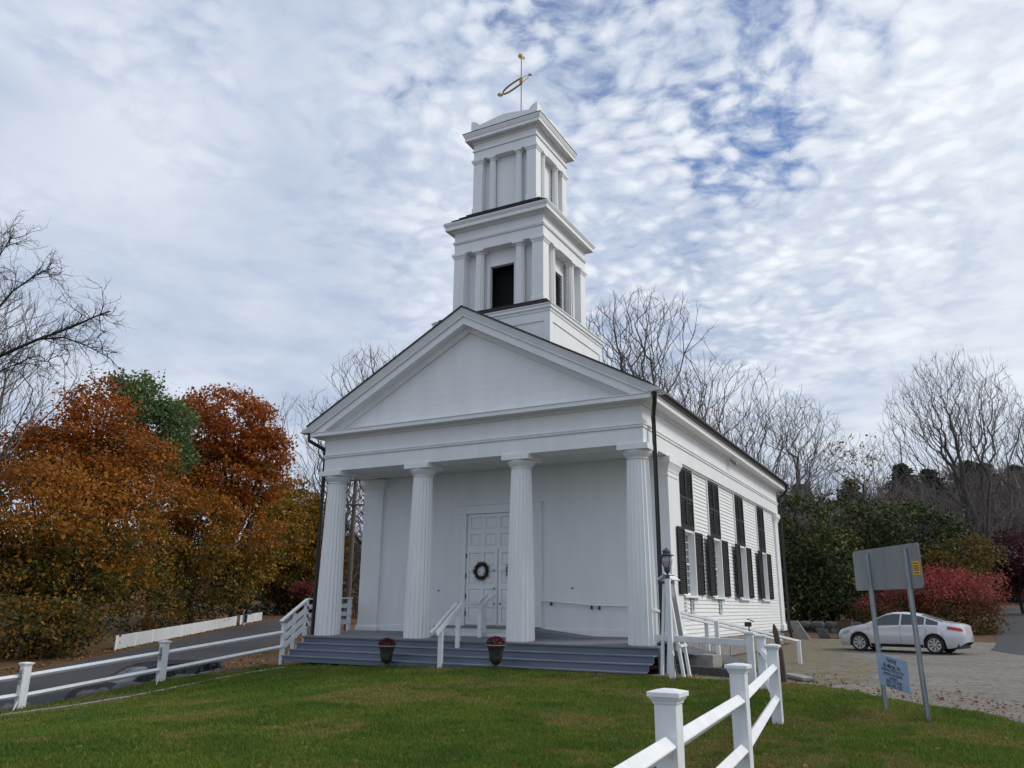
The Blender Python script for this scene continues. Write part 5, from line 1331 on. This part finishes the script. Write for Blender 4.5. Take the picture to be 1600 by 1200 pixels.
# pines on the skyline
def pine_mesh(seed):
    r = np.random.default_rng(seed); P = []; N_ = []
    z = 1.2
    while z < 10:
        R__ = (10-z)*.26*r.uniform(.7, 1.15)+.15; nb_ = 7
        for k in range(nb_):
            a = 2*math.pi*k/nb_+r.uniform(0, 1); ln_ = R__*r.uniform(.6, 1.1)
            for q in np.linspace(.2, 1, 9):
                P.append([ln_*q*math.cos(a), ln_*q*math.sin(a), z+.28*q*ln_*.5]); N_.append([0, 0, 1])
        z += r.uniform(.28, .45)
    P = np.repeat(np.array(P), 3, 0)+r.normal(0, .11, (len(P)*3, 3)); N_ = np.repeat(np.array(N_, float), 3, 0)
    return leaf_quads(P, N_, .30, lerp3((.035, .055, .035), (.075, .10, .05), r.random(len(P))), .8)  # needle colours lightened to stand in for distance haze
PM = []
for sd in (1, 2):
    V, F, c = pine_mesh(sd); PM.append(fast_mesh('crown', V, F, M['needle'], c))
PT = MB().tube([(0, 0, -.5), (0, 0, 10)], [.22, .03], 6).mesh('trunk', M['barkdark'])
for i, (px, dep, py, lab) in enumerate(((1408, 105, 705, 'pine standing alone left of the tall bare tree'), (1450, 110, 712, 'pine behind the left limbs of the tall bare tree'), (1508, 108, 700, 'pine behind the right limbs of the tall bare tree'), (1535, 104, 703, 'tallest pine right of the tall bare tree'), (1585, 106, 706, 'pine near the right edge of the skyline'), (1250, 112, 735, 'pine top just right of the church eave'), (1328, 112, 728, 'pine below the thin half bare tree'))):
    b, h = stand(px, dep+14, py+24)
    o = local_thing('pine_tree', lab, 'tree', b, 'pines on the wooded hill', i*1.3); s_ = h/10; o.scale = (s_*2.6, s_*2.6, s_)
    link('crown', PM[i % 2], o); link('trunk', PT, o)

# the wooded hillside: far bare trees that read as one brown mass
protos = []
for sd in (31, 32, 33):
    t_, b_ = branch_tree(sd, 10., stems=1, levels=4, trunk_r=.15, spread=.5, twig=.05, fork=(2, 3))
    V = np.array(t_.v+b_.v); F = [f for f in t_.f]+[tuple(i+len(t_.v) for i in f) for f in b_.f]
    F = np.array([f for f in F if len(f) == 4]); protos.append((V, F))
VV, FF = [], []; off = 0
for i in range(330):
    px = rng.uniform(1150, 1760) if i < 240 else rng.uniform(430, 640); dep = rng.uniform(88, 135)
    p = at(px, 900, dep); V, F = protos[i % 3]; s_ = rng.uniform(.75, 1.3); a = rng.uniform(0, 6.28)
    c_, n_ = math.cos(a), math.sin(a); W = V*s_*np.array([1.1, 1.1, 1]); W = np.c_[W[:, 0]*c_-W[:, 1]*n_, W[:, 0]*n_+W[:, 1]*c_, W[:, 2]]
    VV.append(W+np.array([p[0], p[1], h1(p[0], p[1])])); FF.append(F+off); off += len(V)
o = link('far_woods', fast_mesh('far_woods', np.concatenate(VV), np.concatenate(FF), M['farwood'])); o['kind'] = 'stuff'
o['label'] = 'brown bare woods covering the far hillside'; o['category'] = 'woods'
# brush: brown scrub leaves low on the hill
PX = rng.uniform(1180, 1700, 9000); DP = rng.uniform(80, 125, 9000); PX[6000:] = rng.uniform(440, 640, 3000)
P = CAM+(CR[None]*((PX-800)/1236)[:, None]+CD[None]*.2+CF[None])*DP[:, None]; P[:, 2] = H(P[:, 0], P[:, 1])+rng.random(9000)**1.5*4.5
V, F, c = leaf_quads(P, np.tile([0, 0, .6], (9000, 1)), .55, lerp3((.06, .045, .035), (.13, .085, .045), rng.random(9000)), .9)
o = link('hill_brush', fast_mesh('hill_brush', V, F, M['leaf'], c)); o['kind'] = 'stuff'; o['label'] = 'brown scrub low on the far hillside'; o['category'] = 'brush'

# ------------------------------------------------------------------ utility pole, wires, barn
p = at(556, 748, 60); q = at(540, 948, 60); g = h1(p[0], p[1]); 
up_ = thing('utility_pole', 'wooden utility pole with two cross arms seen between column and wall', 'utility pole', (p[0], p[1], g))
part('pole', MB().tube([(p[0], p[1], g-.3), (p[0], p[1], p[2]+.1)], [.2, .14], 10), 'pole', up_, 40)
wdir = np.array([.88, .47, 0])
for zz, hw_ in ((p[2]-.15, .9), (p[2]-2.0, 1.25)):
    arm = part('cross_arm', MB().bar(np.array([p[0], p[1]-.2, zz])-wdir*hw_, np.array([p[0], p[1]-.2, zz])+wdir*hw_, .12, .14), 'pole', up_)
    for k in (-.9, -.4, .4, .9):
        c_ = np.array([p[0], p[1]-.2, zz+.07])+wdir*hw_*k; part('insulator', MB().lathe([(.04, 0), (.06, .08), (.04, .18)], 8, tuple(c_)), 'ceramic', arm, 40)
    for k in (-1, 1): part('brace', MB().bar(np.array([p[0], p[1]-.2, zz-.55]), np.array([p[0], p[1]-.2, zz-.05])+wdir*hw_*.55*k, .03, .03), 'pole', up_)
def wire(a, b, sag, r, label):
    a = np.array(a); b = np.array(b); pts = [a+(b-a)*t-np.array([0, 0, sag*4*t*(1-t)]) for t in np.linspace(0, 1, 17)]
    tag(part('power_line', MB().tube(pts, r*.75, 4), 'pole', None), label, 'wire', 'power lines')
wire(at(1130, 798, 60), at(1720, 800, 55), .4, .018, 'uppermost thin wire crossing in front of the evergreens')
wire(at(1130, 835, 55), at(1720, 829, 50), .3, .02, 'heavier wire crossing just above the road sign')
wire(at(1130, 846, 60), at(1720, 843, 55), .3, .014, 'lowest thin wire crossing behind the road sign')
wire(at(-60, 800, 36), at(505, 778, 40), .5, .014, 'upper wire crossing in front of the orange trees')
wire(at(-60, 846, 36), at(505, 842, 40), .4, .012, 'lower wire crossing in front of the orange trees')
b = at(1606, 945, 74); bx_, by_ = b[0], b[1]; gz = h1(bx_, by_)
bn = thing('red_barn', 'dark red wooden barn with a black doorway at the end of the driveway', 'barn', (bx_, by_, gz))
part('front_wall', MB().box(bx_-.4, bx_+8, by_, by_+.2, gz-.3, gz+3.1).box(bx_-4.2, bx_-.4, by_, by_+.2, gz+2.6, gz+3.1), 'barn', bn)
part('doorway', MB().box(bx_-4.2, bx_-.4, by_+.6, by_+.7, gz-.3, gz+2.6), 'void', bn)
part('side_wall', MB().box(bx_-4.4, bx_-4.2, by_, by_+7, gz-.3, gz+3.1), 'barn', bn)
part('roof', MB().prism([(by_-.4, gz+3.1), (by_+3.5, gz+5.6), (by_+7.4, gz+3.1)], bx_-4.7, bx_+8.3, 'x'), 'roof', bn)

# ------------------------------------------------------------------ grass and fallen leaves
def lawn_mask(x, y):
    l = np.interp(y, [0, 11, 14, 18], [-20.5, -18.7, -18.1, -17.9]); r = np.interp(y, [0, 10, 13.8, 15.2, 15.9, 17.7, 18.4], [3.4, 2.4, .75, 0., -1.0, -2.3, -2.9])
    return (x > l) & (x < r+rng.normal(0, .12, len(x)))
def vnoise(x, y, s, seed):
    r = np.random.default_rng(seed); g = r.random((64, 64)); u = x*s % 63; v = y*s % 63
    i = u.astype(int); j = v.astype(int); f = u-i; h_ = v-j; f = f*f*(3-2*f); h_ = h_*h_*(3-2*h_)
    return (g[i, j]*(1-f)+g[i+1, j]*f)*(1-h_)+(g[i, j+1]*(1-f)+g[i+1, j+1]*f)*h_
def grass():
    n = 1000000
    # more blades near the eye, where they show larger
    rr = 6.5*(26/6.5)**rng.random(n); th = rng.uniform(R_(-8), R_(66), n)
    x = -rr*np.sin(th); y = rr*np.cos(th)
    k = lawn_mask(x, y) & (y < 18.15) & (y > 3)
    k &= ~((x > -6.3) & (x < -4.3) & (y > 18.6)); x, y, rr = x[k], y[k], rr[k]; n = len(x)
    tuft = np.zeros(n)
    for fx, fy in FP+LF+[(-3.66, 16.68), (lx, ly), (-1.17, 14.5), (-.55, 13.5), (-13.45, 17.92), (-10.12, 17.92)]: tuft = np.maximum(tuft, np.exp(-((x-fx)**2+(y-fy)**2)/.05))
    tuft = np.maximum(tuft, .55*np.exp(-((y-18.08)/.07)**2)*(x > -17.4)*(x < -6.3)); tuft *= rng.random(n)
    z = H(x, y)+.008
    dry = vnoise(x+40, y+40, .8, 1)*.55+vnoise(x+40, y+40, 2.7, 2)*.3+vnoise(x+40, y+40, 9., 3)*.15
    lush = vnoise(x+40, y+40, 1.6, 4)
    c = lerp3((.080, .152, .018), (.155, .215, .026), lush)
    t = np.clip((dry-.50)/.14, 0, 1)*.72; c = c*(1-t[:, None])+np.array([.27, .225, .07])*t[:, None]
    b = (rng.random(n) < .06); c[b] = np.array([.16, .13, .06]); c *= rng.uniform(.65, 1.25, (n, 1))
    h_ = rng.uniform(.025, .065, n)*(1-.35*t)*(rr/10)**.15*(1+2.0*tuft)*(.7+.7*vnoise(x+40, y+40, 6., 9)); w = .0016*rr**.75*rng.uniform(.8, 1.4, n)*.75
    a = rng.uniform(0, 6.28, n); ln_ = rng.normal(0, .55, (n, 2))*h_[:, None]
    V = np.empty((n, 3, 3)); V[:, 0] = np.c_[x-w*np.cos(a), y-w*np.sin(a), z]; V[:, 1] = np.c_[x+w*np.cos(a), y+w*np.sin(a), z]
    V[:, 2] = np.c_[x+ln_[:, 0], y+ln_[:, 1], z+h_]
    o = link('grass', fast_mesh('grass', V.reshape(-1, 3), np.arange(3*n).reshape(n, 3), M['grass'], np.repeat(c, 3, 0)))
    o['kind'] = 'stuff'; o['label'] = 'short lawn grass with dry yellowish patches'; o['category'] = 'grass'
grass()
def litter():
    n = 7000; rr = 6.5*(24/6.5)**rng.random(n); th = rng.uniform(R_(-10), R_(66), n); x = -rr*np.sin(th); y = rr*np.cos(th)
    cl = vnoise(x+40, y+40, 1.1, 7); k = (rng.random(n) < np.clip((cl-.45)*3, .10, 1)) & (y < 18.2); x, y = x[k], y[k]
    # drifts along the verge, at the ramp and on the gravel edge
    m_ = 1300; x2 = rng.uniform(-6.2, 2.2, m_); y2 = rng.normal(18.9, 1.0, m_)-np.clip(x2+3, 0, 9)*.85; x = np.r_[x, x2]; y = np.r_[y, y2]
    m3 = 5000; s3 = rng.uniform(-10, 55, m3); n3 = np.where(rng.random(m3) < .6, -.1-rng.random(m3)*1.1, 0); n3 = np.where(n3 == 0, np.interp(s3, [-10, 4, 14, 60], [10.4, 9.8, 5.9, 5.9])+rng.random(m3)*1.5, n3)
    x = np.r_[x, -26-.53*s3+.85*n3]; y = np.r_[y, 10+.85*s3+.53*n3]
    n = len(x); P = np.c_[x, y, H(x, y)+.035]; d_ = np.hypot(x, y)
    pal = np.array([[.20, .105, .045], [.26, .15, .065], [.15, .075, .04], [.30, .20, .10], [.22, .08, .03]])[rng.integers(0, 5, n)]
    V, F, c = leaf_quads(P, np.tile([0, 0, 1.], (n, 1)), 1.0, pal, .45)
    s = (np.where(d_ > 24, .13, .055))[:, None, None]; V = V.reshape(n, 4, 3); V = P[:, None]+(V-P[:, None])*s
    o = link('fallen_leaves', fast_mesh('fallen_leaves', V.reshape(-1, 3), F, M['leaf'], c)); o['kind'] = 'stuff'; o['label'] = 'brown fallen leaves scattered over grass and road edges'; o['category'] = 'leaves'
litter()
